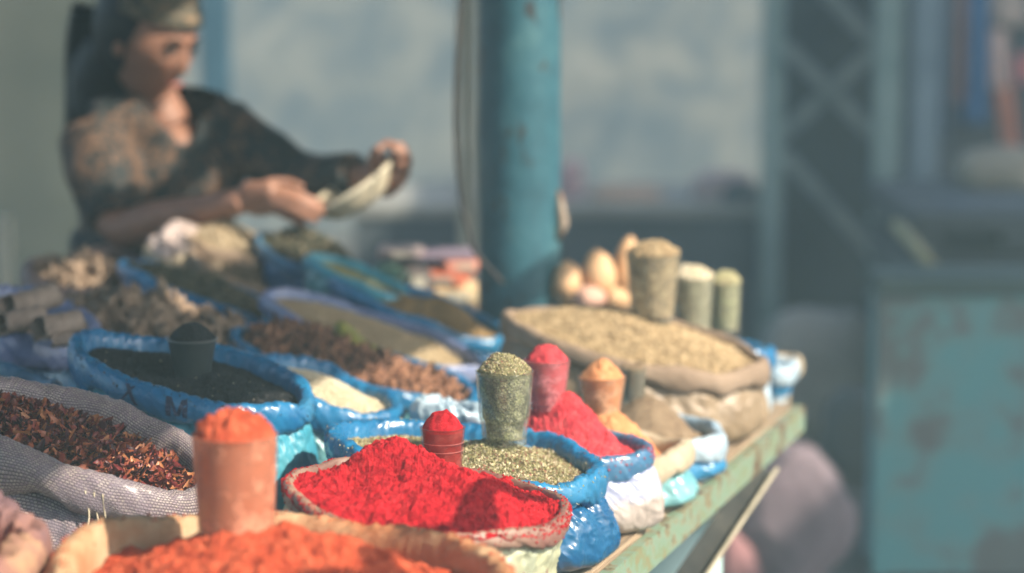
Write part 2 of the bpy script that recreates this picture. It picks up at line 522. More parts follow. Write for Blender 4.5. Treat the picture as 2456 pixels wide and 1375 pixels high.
M['root'] = mat('dried root', [(0.3, (0.2, 0.14, 0.1)), (0.5, (0.34, 0.245, 0.175)), (0.7, (0.46, 0.34, 0.24))], 22, 0.8, 0.9, 90, 0.005)
M['rootp'] = mat('pinkish bulbs', [(0.3, (0.42, 0.34, 0.31)), (0.7, (0.64, 0.53, 0.5))], 25, 0.7, 0.5, 90, 0.003)
M['bark'] = mat('cinnamon bark', [(0.3, (0.26, 0.2, 0.165)), (0.7, (0.42, 0.33, 0.27))], 25, 0.85, 0.8, 160, 0.003, stretch=(1, 1, 1))
M['gourd'] = mat('tan rind', [(0.3, (0.62, 0.36, 0.18)), (0.7, (0.78, 0.5, 0.28))], 12, 0.6, 0.4, 60, 0.002)
M['gourdp'] = mat('pinkish rind', [(0.3, (0.6, 0.34, 0.26)), (0.7, (0.74, 0.46, 0.35))], 12, 0.6, 0.4, 60, 0.002)
M['glass_g'] = glass('dusty glass', dust=(0.52, 0.49, 0.36), amount=0.16, dscale=60)
M['glass_r'] = glass('red dusted glass', tint=(0.95, 0.8, 0.8), dust=(0.5, 0.12, 0.1), amount=0.22)
M['glass_p'] = glass('rose dusted glass', tint=(0.96, 0.85, 0.86), dust=(0.66, 0.24, 0.26), amount=0.55)
M['glass_a'] = glass('amber dusted glass', tint=(0.97, 0.92, 0.85), dust=(0.7, 0.42, 0.26), amount=0.6)
M['glass_o'] = glass('orange dusted glass', tint=(0.97, 0.9, 0.85), dust=(0.62, 0.27, 0.17), amount=0.8, dscale=18)
M['glass_c'] = glass('clear glass', dust=(0.5, 0.42, 0.33), amount=0.12)
M['black_cup'] = mat('dark cup plastic', [(0.3, (0.024, 0.032, 0.034)), (0.7, (0.036, 0.044, 0.046))], 20, 0.38, 0.2, 200, 0.001, spec=0.5)
M['of_fill'] = mat('orange powder behind glass', [(0.35, (0.44, 0.13, 0.065)), (0.65, (0.56, 0.2, 0.1))], 28, 1, 0.2, 200, 0.001, spec=0)
M['af_fill'] = mat('amber powder behind glass', [(0.35, (0.6, 0.26, 0.11)), (0.65, (0.72, 0.36, 0.18))], 28, 1, 0.2, 200, 0.001, spec=0)
M['rf_fill'] = mat('red powder behind glass', [(0.35, (0.16, 0.012, 0.012)), (0.65, (0.34, 0.025, 0.022))], 40, 1, 0.2, 200, 0.001, spec=0)
M['pf_fill'] = mat('rose powder behind glass', [(0.35, (0.6, 0.08, 0.1)), (0.65, (0.72, 0.13, 0.14))], 28, 1, 0.2, 200, 0.001, spec=0)

# ---------------------------------------------------------------- the ground and what stands behind
def struct(o):
    o['kind'] = 'structure'
    return o
gm = mat('packed earth', [(0.3, (0.05, 0.052, 0.052)), (0.7, (0.1, 0.098, 0.09))], 1.6, 0.9, 0.6, 20, 0.02)
struct(mk('ground', [(-30, -30, 0), (30, -30, 0), (30, 30, 0), (-30, 30, 0)], [(0, 1, 2, 3)], gm, smooth=False))

# ---------------------------------------------------------------- the stall table (front edge runs away to the right)
C0 = at_z(1925, 968, TZ)                       # far right corner of the table top
C1 = at_z(1480, 1350, TZ)
E = Vector(((C1 - C0).x, (C1 - C0).y, 0)).normalized()    # along the edge towards the camera
NL = Vector((E.y, -E.x, 0))
if NL.x > 0: NL = -NL                          # across the table to the left
TL, TW = 2.35, 1.62
def tp(a, b, z=0.0):                           # a along the edge from the far corner, b across
    p = C0 + E * a + NL * b
    return Vector((p.x, p.y, TZ + z))
table = thing('market_table', 'long weathered board table with a flaking green metal edge carrying all the spice sacks', 'table', (C0.x, C0.y, 0))
def tl(p): return Vector(p) - Vector((C0.x, C0.y, 0))
m, t, b = nt('weathered boards')
co = coords(t, rot=(0, 0, -math.atan2(E.x, E.y) if False else 0))
mp = N(t, 'ShaderNodeMapping'); mp.inputs['Rotation'].default_value = (0, 0, -math.atan2(E.y, E.x)); mp.inputs['Scale'].default_value = (1, 1, 1)
t.links.new(co, mp.inputs[0])
mp2 = N(t, 'ShaderNodeMapping'); mp2.inputs['Scale'].default_value = (2.5, 60, 60)
t.links.new(mp.outputs[0], mp2.inputs[0])
n = N(t, 'ShaderNodeTexNoise', i_Scale=1, i_Detail=6, i_Roughness=0.7); t.links.new(mp2.outputs[0], n.inputs[0])
r = ramp(t, [(0.32, (0.11, 0.075, 0.05)), (0.5, (0.36, 0.27, 0.18)), (0.7, (0.5, 0.39, 0.27))]); t.links.new(n.outputs[0], r.inputs[0])
t.links.new(r.outputs[0], b.inputs['Base Color']); b.inputs['Roughness'].default_value = 0.8
bp = N(t, 'ShaderNodeBump', i_Strength=0.6, i_Distance=0.004); t.links.new(n.outputs[0], bp.inputs['Height']); t.links.new(bp.outputs[0], b.inputs['Normal'])
M['boards'] = m
m, t, b = nt('flaking green paint')
co = coords(t)
n = N(t, 'ShaderNodeTexNoise', i_Scale=16, i_Detail=9, i_Roughness=0.74); t.links.new(co, n.inputs[0])
r = ramp(t, [(0.36, (0.24, 0.2, 0.1)), (0.43, (0.19, 0.26, 0.16)), (0.49, (0.2, 0.31, 0.24)), (0.53, (0.27, 0.23, 0.13)), (0.58, (0.08, 0.05, 0.032)), (0.7, (0.24, 0.17, 0.1))])
t.links.new(n.outputs[0], r.inputs[0]); t.links.new(r.outputs[0], b.inputs['Base Color'])
b.inputs['Roughness'].default_value = 0.55
bp = N(t, 'ShaderNodeBump', i_Strength=0.6, i_Distance=0.002); t.links.new(n.outputs[0], bp.inputs['Height']); t.links.new(bp.outputs[0], b.inputs['Normal'])
M['green_paint'] = m
bw = TW / 8
for k in range(8):
    bm = bmesh.new()
    b0 = k * bw + 0.004 + (0.012 if k == 0 else 0)
    add_bar(bm, tl(tp(-0.0, (b0 + (k + 1) * bw - 0.002) / 2, -0.012)), tl(tp(TL, (b0 + (k + 1) * bw - 0.002) / 2, -0.012)), (k + 1) * bw - 0.002 - b0, 0.022, 0.003)
    from_bm('board', bm, M['boards'], table)
bm = bmesh.new()     # angle iron: vertical flange and top flange
add_bar(bm, tl(tp(0.0, -0.002, -0.026)), tl(tp(TL, -0.002, -0.026)), 0.005, 0.045, 0.001)
add_bar(bm, tl(tp(0.0, 0.006, -0.006)), tl(tp(TL, 0.006, -0.006)), 0.012, 0.004)
bmesh.ops.recalc_face_normals(bm, faces=bm.faces)
from_bm('metal_edge', bm, M['green_paint'], table)
bm = bmesh.new()
add_bar(bm, tl(tp(-0.003, 0.0, -0.026)), tl(tp(-0.003, TW, -0.026)), 0.005, 0.045, 0.001)
from_bm('metal_edge', bm, M['green_paint'], table)
for a, bb in ((0.3, 0.38), (2.25, 0.1), (0.12, TW - 0.1), (2.25, TW - 0.1)):
    bm = bmesh.new()
    p = tp(a, bb)
    add_box(bm, tl((p.x, p.y, (TZ - 0.026) / 2)), (0.045, 0.045, TZ - 0.03), None, 0.004)
    from_bm('leg', bm, M['green_paint'], table)
# diagonal brace of angle iron under the front edge
ga = at_z(1840, 1120, TZ - 0.06); gb = at_d(1640, 1460, at_z(1640, 1250, TZ - 0.06).y)
ang = tp(0.3, 0.02, -0.06)
bm = bmesh.new()
pa = at_d(1828, 1120, tp(0.28, 0.03).y); pb = at_d(1625, 1420, tp(0.72, 0.08).y)
pe = pb + (pb - pa) * 0.9
add_bar(bm, tl(pa), tl(pe), 0.036, 0.006, 0.001, up=Vector((0.2, 1, 0)))
ax = (pe - pa).normalized()
side = ax.cross(Vector((0.3, 1, 0.0))).normalized()
if side.x < 0: side = -side
from_bm('brace', bm, mat('dark brace face', [(0.35, (0.02, 0.022, 0.02)), (0.6, (0.045, 0.045, 0.038)), (0.75, (0.1, 0.09, 0.07))], 12, 0.6, 0.5, 60), table)  # flat face coloured dark, flange pale, on the same iron
bm = bmesh.new()
add_bar(bm, tl(pa + side * 0.017 + Vector((0.0, -0.012, 0))), tl(pe + side * 0.017 + Vector((0.0, -0.012, 0))), 0.006, 0.03, 0.001, up=Vector((0.2, 1, 0)))
from_bm('brace_flange', bm, mat('pale brace edge', [(0.4, (0.3, 0.27, 0.19)), (0.6, (0.42, 0.38, 0.28))], 12, 0.6, 0.4, 60), table)

# ---------------------------------------------------------------- sacks
ROT = math.atan2(-E.x, -E.y) * -1   # plan rotation of the rows (about -19 degrees)
GROUP = 'open spice sacks set out on the market table'
SACKS = {}
class Rim: pass
def sack(key, label, px, py, Y, wpx, ry, tilt=0.03, tube_r=0.02, body='blue', rim=None, base=0.98, shift=(0, 0), rot=None, wrinkle=1.0, seed=0, nth=240,
         rimlabel=None, front=0.0, bulge=0.08, woven_sack=False, flip=0.0, name='spice_sack', zf=None, droop=0.0):
    """rim centre seen at (px,py) at depth Y; wpx = width in the photograph"""
    c = at_d(px, py, Y)
    s = FPX / (Y / 1.0)
    rx = wpx / 2 / s
    rot = ROT if rot is None else rot
    rx_l = math.sqrt(max((rx ** 2 - (ry * math.sin(rot)) ** 2), 1e-4)) / math.cos(rot)
    zf = TZ if zf is None else zf
    H = c.z - zf
    bx, by = c.x + shift[0], c.y + shift[1]
    rx_l -= 0.65 * tube_r; ry -= 0.4 * tube_r
    R = Rim()
    R.c, R.rx, R.ry, R.rot, R.tilt, R.t, R.H, R.seed = c, rx_l, ry, rot, tilt, tube_r, H, seed
    R.base = Vector((bx, by, zf))
    R.droop = droop
    cr, sr = math.cos(rot), math.sin(rot)
    def loc(u, v):            # local plan coordinates -> world offsets from rim centre
        return u * cr - v * sr, u * sr + v * cr
    def lowz(th):
        q = np.stack([np.cos(th) * 1.3 + seed * 3.1, np.sin(th) * 1.3, np.full_like(th, seed)], 1)
        return fbm(q, 2)
    def rimr(th):
        q = np.stack([np.cos(th) * 1.6 + seed * 5.3, np.sin(th) * 1.6 + 4, np.full_like(th, seed + 2.0)], 1)
        return 1 + 0.06 * fbm(q, 2)
    def rimz(th):
        back = np.clip(np.sin(th), 0, 1)
        return -tilt * np.cos(th) + 0.014 * lowz(th) + front * np.clip(-np.sin(th), 0, 1) + flip * back - droop * np.clip(-np.cos(th - 0.4), 0, 1) * 0
    R.loc, R.rimr, R.rimz = loc, rimr, rimz
    root = thing(name, label, 'sack', (bx, by, zf), GROUP)
    th = np.linspace(0, 2 * PI, nth, endpoint=False)
    ex = rx_l * rimr(th); ey = ry * rimr(th)
    zr = rimz(th)
    # ---- body
    ns = 40
    V = []; UV = []
    svals = np.concatenate([[0.0], np.linspace(0.0, 1, ns)])
    for k, sv in enumerate(svals):
        f = sv
        prof = base + (0.97 - base) * f + bulge * math.sin(PI * min(1, f ** 0.75)) 
        if k > 0: prof -= 0.10 * math.exp(-f * 14)
        if f > 0.93: prof -= (f - 0.93) * 0.6
        if k == 0: prof = 0.02
        u = ex * prof; v = ey * prof
        x, y = loc(u * np.cos(th), v * np.sin(th))
        z = (H + zr - tube_r * 1.0) * f
        cx, cy = shift[0] * (1 - f), shift[1] * (1 - f)
        X = x + (c.x + cx - bx); Yv = y + (c.y + cy - by)
        nx, ny = loc(np.cos(th), np.sin(th))
        q1 = np.stack([np.cos(th) * rx_l * 22 + seed, np.sin(th) * rx_l * 22, z * 9 + seed], 1)
        q2 = np.stack([np.cos(th) * rx_l * 75 + z * 60, np.sin(th) * rx_l * 75 + seed, z * 24], 1)
        d = 0.011 * fbm(q1, 3) * min(1, f * 5) + 0.006 * ridged(q2, 3) * (0.3 + 1.2 * f ** 3) * wrinkle
        if k == 0: d *= 0
        if k == 1: d *= 0.5
        V.append(np.stack([X + nx * d, Yv + ny * d, np.maximum(z + 0.003 * (k > 0), 0.0)], 1))
        UV.append(np.stack([th * rx_l, np.full_like(th, f * H)], 1))
    V = np.concatenate(V); UV = np.concatenate(UV)
    mk('bag_body', V, grid_faces(nth, len(svals)), M[body], root, uv=UV)
    # ---- rolled rim: outer neck -> over the top -> down the inside
    V = []; UV = []
    npf = 26
    def rimpt(th, ph, off=0.0, dr=0.0, dz=0.0):
        """point of the rolled rim at plan angle th and section angle ph"""
        ro, zo = math.copysign(abs(math.cos(ph)) ** 0.75, math.cos(ph)) + dr, math.sin(ph) + dz
        hang = fbm(np.stack([np.cos(th) * rx_l * 16 + seed, np.sin(th) * rx_l * 16, np.full_like(th, seed)], 1), 3) * max(0.0, -math.sin(ph)) * (1 if math.cos(ph) > -0.3 else 0.4)
        ql = np.stack([np.cos(th) * rx_l * 9 + seed * 2, np.sin(th) * rx_l * 9, np.full_like(th, 3.3 + seed)], 1)
        tt = tube_r * (1 + 0.22 * fbm(ql, 2))
        q = np.stack([np.cos(th) * rx_l * 40 + seed + zo * 0.6, np.sin(th) * rx_l * 40 + ro * 0.6, np.full_like(th, zo * 0.5 + seed)], 1)
        q3 = np.stack([np.cos(th + zo * 0.16) * rx_l * 85 + seed, np.sin(th + zo * 0.16) * rx_l * 85, np.full_like(th, ro * 1.2)], 1)
        d = wrinkle * (0.07 * ridged(q, 3) - 0.03 + 0.2 * (ridged(q3, 3) - 0.2))
        tr = tt * (1 + d) + off
        rr_ = rimr(th)
        u = (rx_l * rr_ + 0.68 * ro * tr) * np.cos(th)
        v = (ry * rr_ + 0.68 * ro * tr) * np.sin(th)
        x, y = loc(u, v)
        return np.stack([x + (c.x - bx), y + (c.y - by), H + rimz(th) + zo * tr * 1.15 + hang * tube_r * 0.9], 1)
    R.rimpt = rimpt
    for k in range(npf + 6):
        if k < npf: V.append(rimpt(th, math.radians(-125 + 275 * k / (npf - 1))))
        else: V.append(rimpt(th, math.radians(150), 0, -0.10 * (k - npf + 1), -0.75 * (k - npf + 1)))
        UV.append(np.stack([th * rx_l, np.full_like(th, H + (k * 0.2 + max(0, k - npf + 1) * 0.6) * tube_r)], 1))
    V = np.concatenate(V); UV = np.concatenate(UV)
    o = mk('rolled_rim', V, grid_faces(nth, npf + 6), M[rim or body], root, uv=UV)
    if rimlabel: o['label'] = rimlabel
    R.root = root
    SACKS[key] = R
    return R

def heap_surface(R, peaks, drop=0.012, amp=0.004, freq=60, clump=0.0, edge_pow=2.0, fill=0.93, seed=0):
    """returns f(u,theta)->(X,Y,Z local to the sack's base) ; peaks: (du,dv,height,sigma) in rim-radius units"""
    def f(u, th):
        r = R.rimr(th) * fill
        uu = R.rx * r * u * np.cos(th) - (R.t * 0.45) * u * np.cos(th)
        vv = R.ry * r * u * np.sin(th) - (R.t * 0.45) * u * np.sin(th)
        x, y = R.loc(uu, vv)
        X = x + R.c.x - R.base.x; Yv = y + R.c.y - R.base.y
        edge = R.rimz(th) * u + 0 * u
        lin = -R.tilt * u * np.cos(th)
        z = R.H + lin * (1 - u ** 4) + edge * 0 + R.rimz(th) * u ** 4 - drop
        a = u * np.cos(th); b_ = u * np.sin(th)
        fall = 1 - u ** edge_pow
        for (du, dv, h, sg) in peaks:
            z = z + h * np.exp(-((a - du) ** 2 + (b_ - dv) ** 2) / (2 * sg * sg)) * np.clip(fall * 1.6, 0, 1)
        q = np.stack([X, Yv, z + seed], 1)
        z = z + amp * fbm(q * freq, 4, 0.62)
        if clump:
            z = z + clump * np.abs(fbm(q * 38 + 5, 3)) * 1.6 - clump * 0.4 + clump * 0.9 * np.clip(fbm(q * 15 + 9, 2), -1, 1)
            z = z + clump * 0.4 * np.abs(vnoise(q * 150)) + clump * 0.4 * np.abs(vnoise(q * 330))
        return X, Yv, z
    return f
def heap(R, name, label, cat, m, peaks, nr=60, nth=200, drop=0.012, amp=0.004, freq=60, clump=0.0, fill=0.93, edge_pow=2.0, parts=None, flick=None):
    f = heap_surface(R, peaks, drop, amp, freq, clump, edge_pow, fill, R.seed)
    th = np.linspace(0, 2 * PI, nth, endpoint=False)
    us = np.concatenate([[0.003], np.sqrt(np.linspace(0.0005, 1, nr)) if nr < 80 else np.linspace(0.012, 1, nr)])
    V = []
    for u in us:
        X, Y, Z = f(np.full(nth, u), th)
        V.append(np.stack([X, Y, Z], 1))
    # skirt down into the sack
    last = V[-1].copy(); last[:, 2] -= 0.03; cc_ = last[:, :2].mean(0); last[:, :2] = cc_ + (last[:, :2] - cc_) * 0.8; V.append(last)
    V = np.concatenate(V)
    if parts:
        root = thing(name, label, cat, R.base, 'heaps of spice in the open sacks')
        mk('spice_bed', V, grid_faces(nth, len(us) + 1)[:, ::-1], m, root)
    else:
        root = mk(name, V, grid_faces(nth, len(us) + 1)[:, ::-1], m, None, loc=R.base)
        tag(root, label, cat, 'heaps of spice in the open sacks')
    R.f = f
    R.heap = root
    return root, f
def rand_rot(n, flat=1.0):
    """random rotation matrices; flat<1 keeps pieces nearer to lying down"""
    yaw = RNG.random(n) * 2 * PI
    tilt = (RNG.random(n) - 0.5) * PI * flat
    roll = (RNG.random(n) - 0.5) * PI * flat
    cy, sy, ct, st, cr, sr = np.cos(yaw), np.sin(yaw), np.cos(tilt), np.sin(tilt), np.cos(roll), np.sin(roll)
    Rz = np.zeros((n, 3, 3)); Rz[:, 0, 0] = cy; Rz[:, 0, 1] = -sy; Rz[:, 1, 0] = sy; Rz[:, 1, 1] = cy; Rz[:, 2, 2] = 1
    Ry = np.zeros((n, 3, 3)); Ry[:, 0, 0] = ct; Ry[:, 0, 2] = st; Ry[:, 1, 1] = 1; Ry[:, 2, 0] = -st; Ry[:, 2, 2] = ct
    Rx = np.zeros((n, 3, 3)); Rx[:, 0, 0] = 1; Rx[:, 1, 1] = cr; Rx[:, 1, 2] = -sr; Rx[:, 2, 1] = sr; Rx[:, 2, 2] = cr
    return Rz @ Ry @ Rx
def scatter(name, pts, bases, size, m, parent, flat=1.0, var=0.4, stretch=0.3, smooth=False, kind=None):
    """one mesh of many small grains/flakes: bases = list of (V,F)"""
    n = len(pts)
    which = RNG.integers(0, len(bases), n)
    Vs, Fs, Rn, off = [], [], [], 0
    for k, (bv, bf) in enumerate(bases):
        idx = np.where(which == k)[0]
        if not len(idx): continue
        bv = np.asarray(bv, float); bf = np.asarray(bf, int)
        Rm = rand_rot(len(idx), flat)
        sc = size * (1 + var * (RNG.random(len(idx)) * 2 - 1))
        st = 1 + stretch * (RNG.random((len(idx), 3)) * 2 - 1)
        v = bv[None] * st[:, None, :]
        v = np.einsum('nij,nkj->nki', Rm, v) * sc[:, None, None] + np.asarray(pts)[idx][:, None, :]
        Vs.append(v.reshape(-1, 3))
        f = bf[None] + (np.arange(len(idx)) * len(bv))[:, None, None] + off
        Fs.append(f.reshape(-1, bf.shape[1]))
        Rn.append(np.repeat(RNG.random(len(idx)), len(bv)))
        off += len(idx) * len(bv)
    o = mk(name, np.concatenate(Vs), np.concatenate(Fs), m, parent, smooth=smooth, rnd=np.concatenate(Rn))
    o['kind'] = 'stuff'
    return o
def pts_on(f, n, lift=0.0, umax=0.97, layers=0.0):
    u = np.sqrt(RNG.random(n)) * umax
    th = RNG.random(n) * 2 * PI
    X, Y, Z = f(u, th)
    return np.stack([X, Y, Z + lift + layers * RNG.random(n)], 1)
OCT_F = [(0, 2, 4), (2, 1, 4), (1, 3, 4), (3, 0, 4), (2, 0, 5), (1, 2, 5), (3, 1, 5), (0, 3, 5)]
def octa(a, b, c): return ([(a, 0, 0), (-a, 0, 0), (0, b, 0), (0, -b, 0), (0, 0, c), (0, 0, -c)], OCT_F)
G_SEED = [octa(1, 0.55, 0.45)]
G_ROUND = [octa(1, 0.95, 0.9)]
def ico():
    bm = bmesh.new(); bmesh.ops.create_icosphere(bm, subdivisions=1, radius=1)
    V = [tuple(v.co) for v in bm.verts]; F = [[v.index for v in f.verts] for f in bm.faces]; bm.free()
    return V, F
G_BALL = [ico()]
G_STICK = [octa(1, 0.13, 0.13), octa(0.7, 0.16, 0.12)]
G_FLAKE = [octa(0.55, 0.4, 0.1), octa(0.8, 0.22, 0.1), octa(0.5, 0.5, 0.12)]
def leafshape(L=1.0, w=0.4, cup=0.3, n=5):
    V, F = [], []
    for i in range(n):
        s = i / (n - 1)
        ww = w * math.sin(PI * min(max(s, 0.06), 0.94)) ** 0.8
        z = cup * (s - 0.5) ** 2 * 2
        for j, a in enumerate((-1, 0, 1)):
            V.append(((s - 0.5) * 2 * L, a * ww, z + (0.35 * cup if a else 0)))
    for i in range(n - 1):
        for j in range(2):
            a = i * 3 + j
            F.append((a, a + 1, a + 4, a + 3))
    # thickness: second skin just below
    k = len(V)
    V += [(x, y, z - 0.05) for x, y, z in V]
    F += [(d + k, c + k, b + k, a + k) for a, b, c, d in F]
    return V, F
G_LEAF = [leafshape(1, 0.42, 0.5), leafshape(1, 0.3, -0.4), leafshape(0.7, 0.5, 0.7), leafshape(1.3, 0.28, 0.3), leafshape(0.6, 0.55, -0.6)]
def chunk(seed, n=10):
    bm = bmesh.new(); bmesh.ops.create_icosphere(bm, subdivisions=2, radius=1)
    V = np.array([tuple(v.co) for v in bm.verts]); F = [[v.index for v in f.verts] for f in bm.faces]; bm.free()
    d = 1 + 0.8 * fbm(V * 1.7 + seed * 7, 2)
    V = V * d[:, None] * np.array([1.6, 0.62, 0.36])
    V[:, 1] += 0.4 * np.sin(V[:, 0] * 1.6 + seed * 2)
    V[:, 2] += 0.35 * np.sin(V[:, 0] * 2 + seed)
    return V, F
G_CHUNK = [chunk(k) for k in range(4)]

# ---------------------------------------------------------------- cups and tumblers
def lathe(prof, n=64, facets=0, fz=(0, 0), fa=0.0):
    V = []
    for r_, z in prof:
        th = np.linspace(0, 2 * PI, n, endpoint=False)
        rr = np.full(n, r_)
        if facets and fz[0] <= z <= fz[1]:
            rr = rr * (1 - fa * (1 - np.abs(np.cos(th * facets / 2))))
        V.append(np.stack([rr * np.cos(th), rr * np.sin(th), np.full(n, z)], 1))
    return np.concatenate(V), grid_faces(n, len(prof))
def cup(key, label, px, py, wpx, wbpx, hpx, Y, wallm, fillm, dome, topm=None, flakes=None, R=None, name='measuring_glass', facets=0, cat='glass', lean=(0, 0), sink=0.008, group='measuring cups standing in the spices', topclump=0.004, gap=0.0007):
    s = FPX / Y
    c = at_d(px, py, Y)
    h = hpx / s + sink; rt = wpx / 2 / s; rb = wbpx / 2 / s
    base = Vector((c.x, c.y, c.z - sink))
    root = thing(name, label, cat, base, group)
    root.rotation_euler = (lean[0], lean[1], 0)
    w = 0.0018
    pr = []
    opaque = key in ('black',)
    zs = np.linspace(0, h, 26)
    for z in zs:
        f = z / h
        r_ = rb + (rt - rb) * (f ** 0.8 if facets else f)
        if facets and f < 0.33: r_ = rb + (rt - rb) * 0.33 ** 0.8 * (f / 0.33) ** 1.2 - 0.0012
        pr.append((r_, z))
    outer = [(0.0005, 0.0), (rb * 0.9, 0.0)] + pr
    lip = [(rt + 0.0006, h + 0.0006), (rt - w * 0.4, h + 0.0014), (rt - w, h)]
    inner = [(r_ - w, z) for r_, z in pr[::-1] if z > 0.006] + [(0.0005, 0.006)]
    V, F = lathe(outer + lip + inner, 72, facets, (0.002, h * 0.33), 0.035)
    mk('cup_wall', V, F, wallm, root)
    # what fills it, up to a dome above the lip
    nth = 96
    th = np.linspace(0, 2 * PI, nth, endpoint=False)
    V = []
    fp = [(0.0005, 0.0075)] + [(max(r_ - w - 0.0004 - gap * (1 - (z / h) ** 8), 0.001), z) for r_, z in pr if z > 0.0074]
    rtop = fp[-1][0]
    for r_, z in fp:
        rr = np.full(nth, r_)
        if facets and z < h * 0.33: rr = rr * 0.955
        V.append(np.stack([rr * np.cos(th), rr * np.sin(th), np.full(nth, z)], 1))
    body = np.concatenate(V)
    mk('spice_fill', body, grid_faces(nth, len(fp)), fillm, root)
    V = []
    nd = 40
    for k in range(nd):
        f = 1 - k / (nd - 1) * 0.995
        r_ = rtop * f * 0.995
        z0 = h - 0.001 + dome * (1 - f ** 2.1) ** 0.9
        x = r_ * np.cos(th); y = r_ * np.sin(th)
        q = np.stack([x, y, np.full(nth, px * 0.1)], 1)
        a = 1 if f < 0.97 else 0.2
        z = z0 + a * (topclump * np.abs(fbm(q * 70, 3)) * 2 + topclump * 0.8 * fbm(q * 38, 2)) 
        V.append(np.stack([x, y, z], 1))
    V = [np.stack([rtop * 0.995 * np.cos(th), rtop * 0.995 * np.sin(th), np.full(nth, h - 0.004)], 1)] + V
    Vt = np.concatenate(V)
    mk('spice_heap', Vt, grid_faces(nth, nd + 1), topm or fillm, root)
    if flakes:
        bases, size, m_, n_ = flakes
        u = np.sqrt(RNG.random(n_)) * 0.985; tt = RNG.random(n_) * 2 * PI
        x = rtop * u * np.cos(tt); y = rtop * u * np.sin(tt)
        q = np.stack([x, y, np.full(n_, px * 0.1)], 1)
        z = h - 0.001 + dome * (1 - u ** 2.1) ** 0.9 + (topclump * np.abs(fbm(q * 70, 3)) * 2 + topclump * 0.8 * fbm(q * 38, 2)) * 0.9
        scatter('loose_grains', np.stack([x, y, z], 1), bases, size, m_, root, flat=0.9)
    return root

# ================================================================ the sacks, front to back
# A: burlap sack of orange powder, nearest the camera
A = sack('A', 'wide orange-dusted burlap sack nearest the camera with a thick rolled rim around orange powder', 690, 1408, 2.40, 1180, 0.215, tilt=0.012, tube_r=0.022, body='burlap', seed=1.3, wrinkle=1.1, nth=360, shift=(-0.07, 0.0), base=0.95, front=-0.012)
heap(A, 'orange_powder_heap', 'lumpy bright orange chilli powder filling the burlap sack nearest the camera', 'spice heap', M['p_orange'],
     [(-0.15, 0.1, 0.05, 0.5), (0.45, -0.05, 0.03, 0.35)], nr=260, nth=760, drop=0.010, amp=0.008, freq=45, clump=0.006, fill=0.97)
# B: red powder
B = sack('B', 'low powder-stained sack holding the deep red chilli powder heap', 1025, 1205, 2.755, 722, 0.165, tilt=0.02, tube_r=0.01, body='greenish', rim='rose', seed=2.7, nth=320, shift=(-0.03, 0.03), base=1.0, rimlabel='red powder stained rolled rim', bulge=0.05)
heap(B, 'red_powder_heap', 'deep red chilli powder piled into a craggy mound beside the small red tumbler', 'spice heap', M['p_red'],
     [(-0.34, 0.3, 0.040, 0.2), (0.05, 0.3, 0.012, 0.25), (0.3, 0.05, 0.026, 0.24), (-0.58, 0.0, 0.014, 0.2), (0.0, -0.3, 0.010, 0.4), (-0.5, -0.1, -0.018, 0.1), (-0.28, 0.02, -0.012, 0.08), (0.1, -0.1, -0.008, 0.1)], nr=280, nth=860, drop=-0.003, amp=0.008, freq=50, clump=0.006, fill=1.08)
# C: mint / green herb
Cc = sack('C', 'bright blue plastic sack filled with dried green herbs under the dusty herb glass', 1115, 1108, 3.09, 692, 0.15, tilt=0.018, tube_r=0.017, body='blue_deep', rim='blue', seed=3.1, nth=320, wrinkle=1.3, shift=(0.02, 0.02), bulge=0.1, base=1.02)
_, f = heap(Cc, 'green_herb_heap', 'mound of crushed pale green herb flakes in the bright blue sack', 'spice heap', M['g_under'],
     [(0.25, 0.0, 0.035, 0.35), (-0.5, 0.0, -0.008, 0.3)], nr=90, nth=240, drop=0.003, amp=0.004, freq=60, fill=1.03, parts=True)
scatter('herb_flakes', pts_on(f, 30000, 0.0006, layers=0.002), G_STICK + G_FLAKE, 0.0031, M['g_flakes'], Cc.heap, flat=0.8, var=0.6)
# D: black seeds
D = sack('D', 'blue plastic sack with dark letters on its rolled rim, full of black seeds', 463, 912, 3.25, 606, 0.118, tilt=0.03, tube_r=0.018, body='cyan', rim='blue', seed=4.2, nth=320, wrinkle=1.0, shift=(0.0, 0.0), bulge=0.12, front=-0.004, flip=0.012)
_, f = heap(D, 'black_seed_heap', 'glossy black seeds lying in the lettered blue sack', 'spice heap', M['b_under'],
     [(0.45, -0.1, 0.026, 0.35), (-0.6, 0.1, -0.012, 0.4)], nr=80, nth=200, drop=0.002, amp=0.003, freq=50, fill=0.98, parts=True)
scatter('black_seeds', pts_on(f, 20000, 0.0004, layers=0.001), G_SEED, 0.0019, M['b_seeds'], D.heap, flat=0.7, var=0.3)
scatter('pale_specks', pts_on(f, 40, 0.001), G_SEED, 0.002, M['w_seeds'], D.heap, flat=0.5)
def rim_letters(R, strokes, th0, ph0, sx, sy, m, name='printed_letters', wid=0.0045):
    """letters as thin ink strips following the rolled rim; strokes in letter units"""
    V, F = [], []
    for (x0, y0, x1, y1, w_) in strokes:
        n = 9
        for k in range(n):
            f_ = k / (n - 1)
            x = x0 + (x1 - x0) * f_; y = y0 + (y1 - y0) * f_
            for sgn in (-0.5, 0.5):
                th = np.array([th0 + (x + sgn * w_) * sx])
                ph = math.radians(ph0) + y * sy
                V.append(R.rimpt(th, ph, 0.0014)[0])
        b0 = len(V) - 2 * n
        for k in range(n - 1): F.append((b0 + 2 * k, b0 + 2 * k + 1, b0 + 2 * k + 3, b0 + 2 * k + 2))
    return mk(name, V, F, m, R.root, smooth=False)
ink = mat('faded ink', [(0.4, (0.02, 0.03, 0.08)), (0.66, (0.03, 0.05, 0.13))], 90, 0.6, 0)
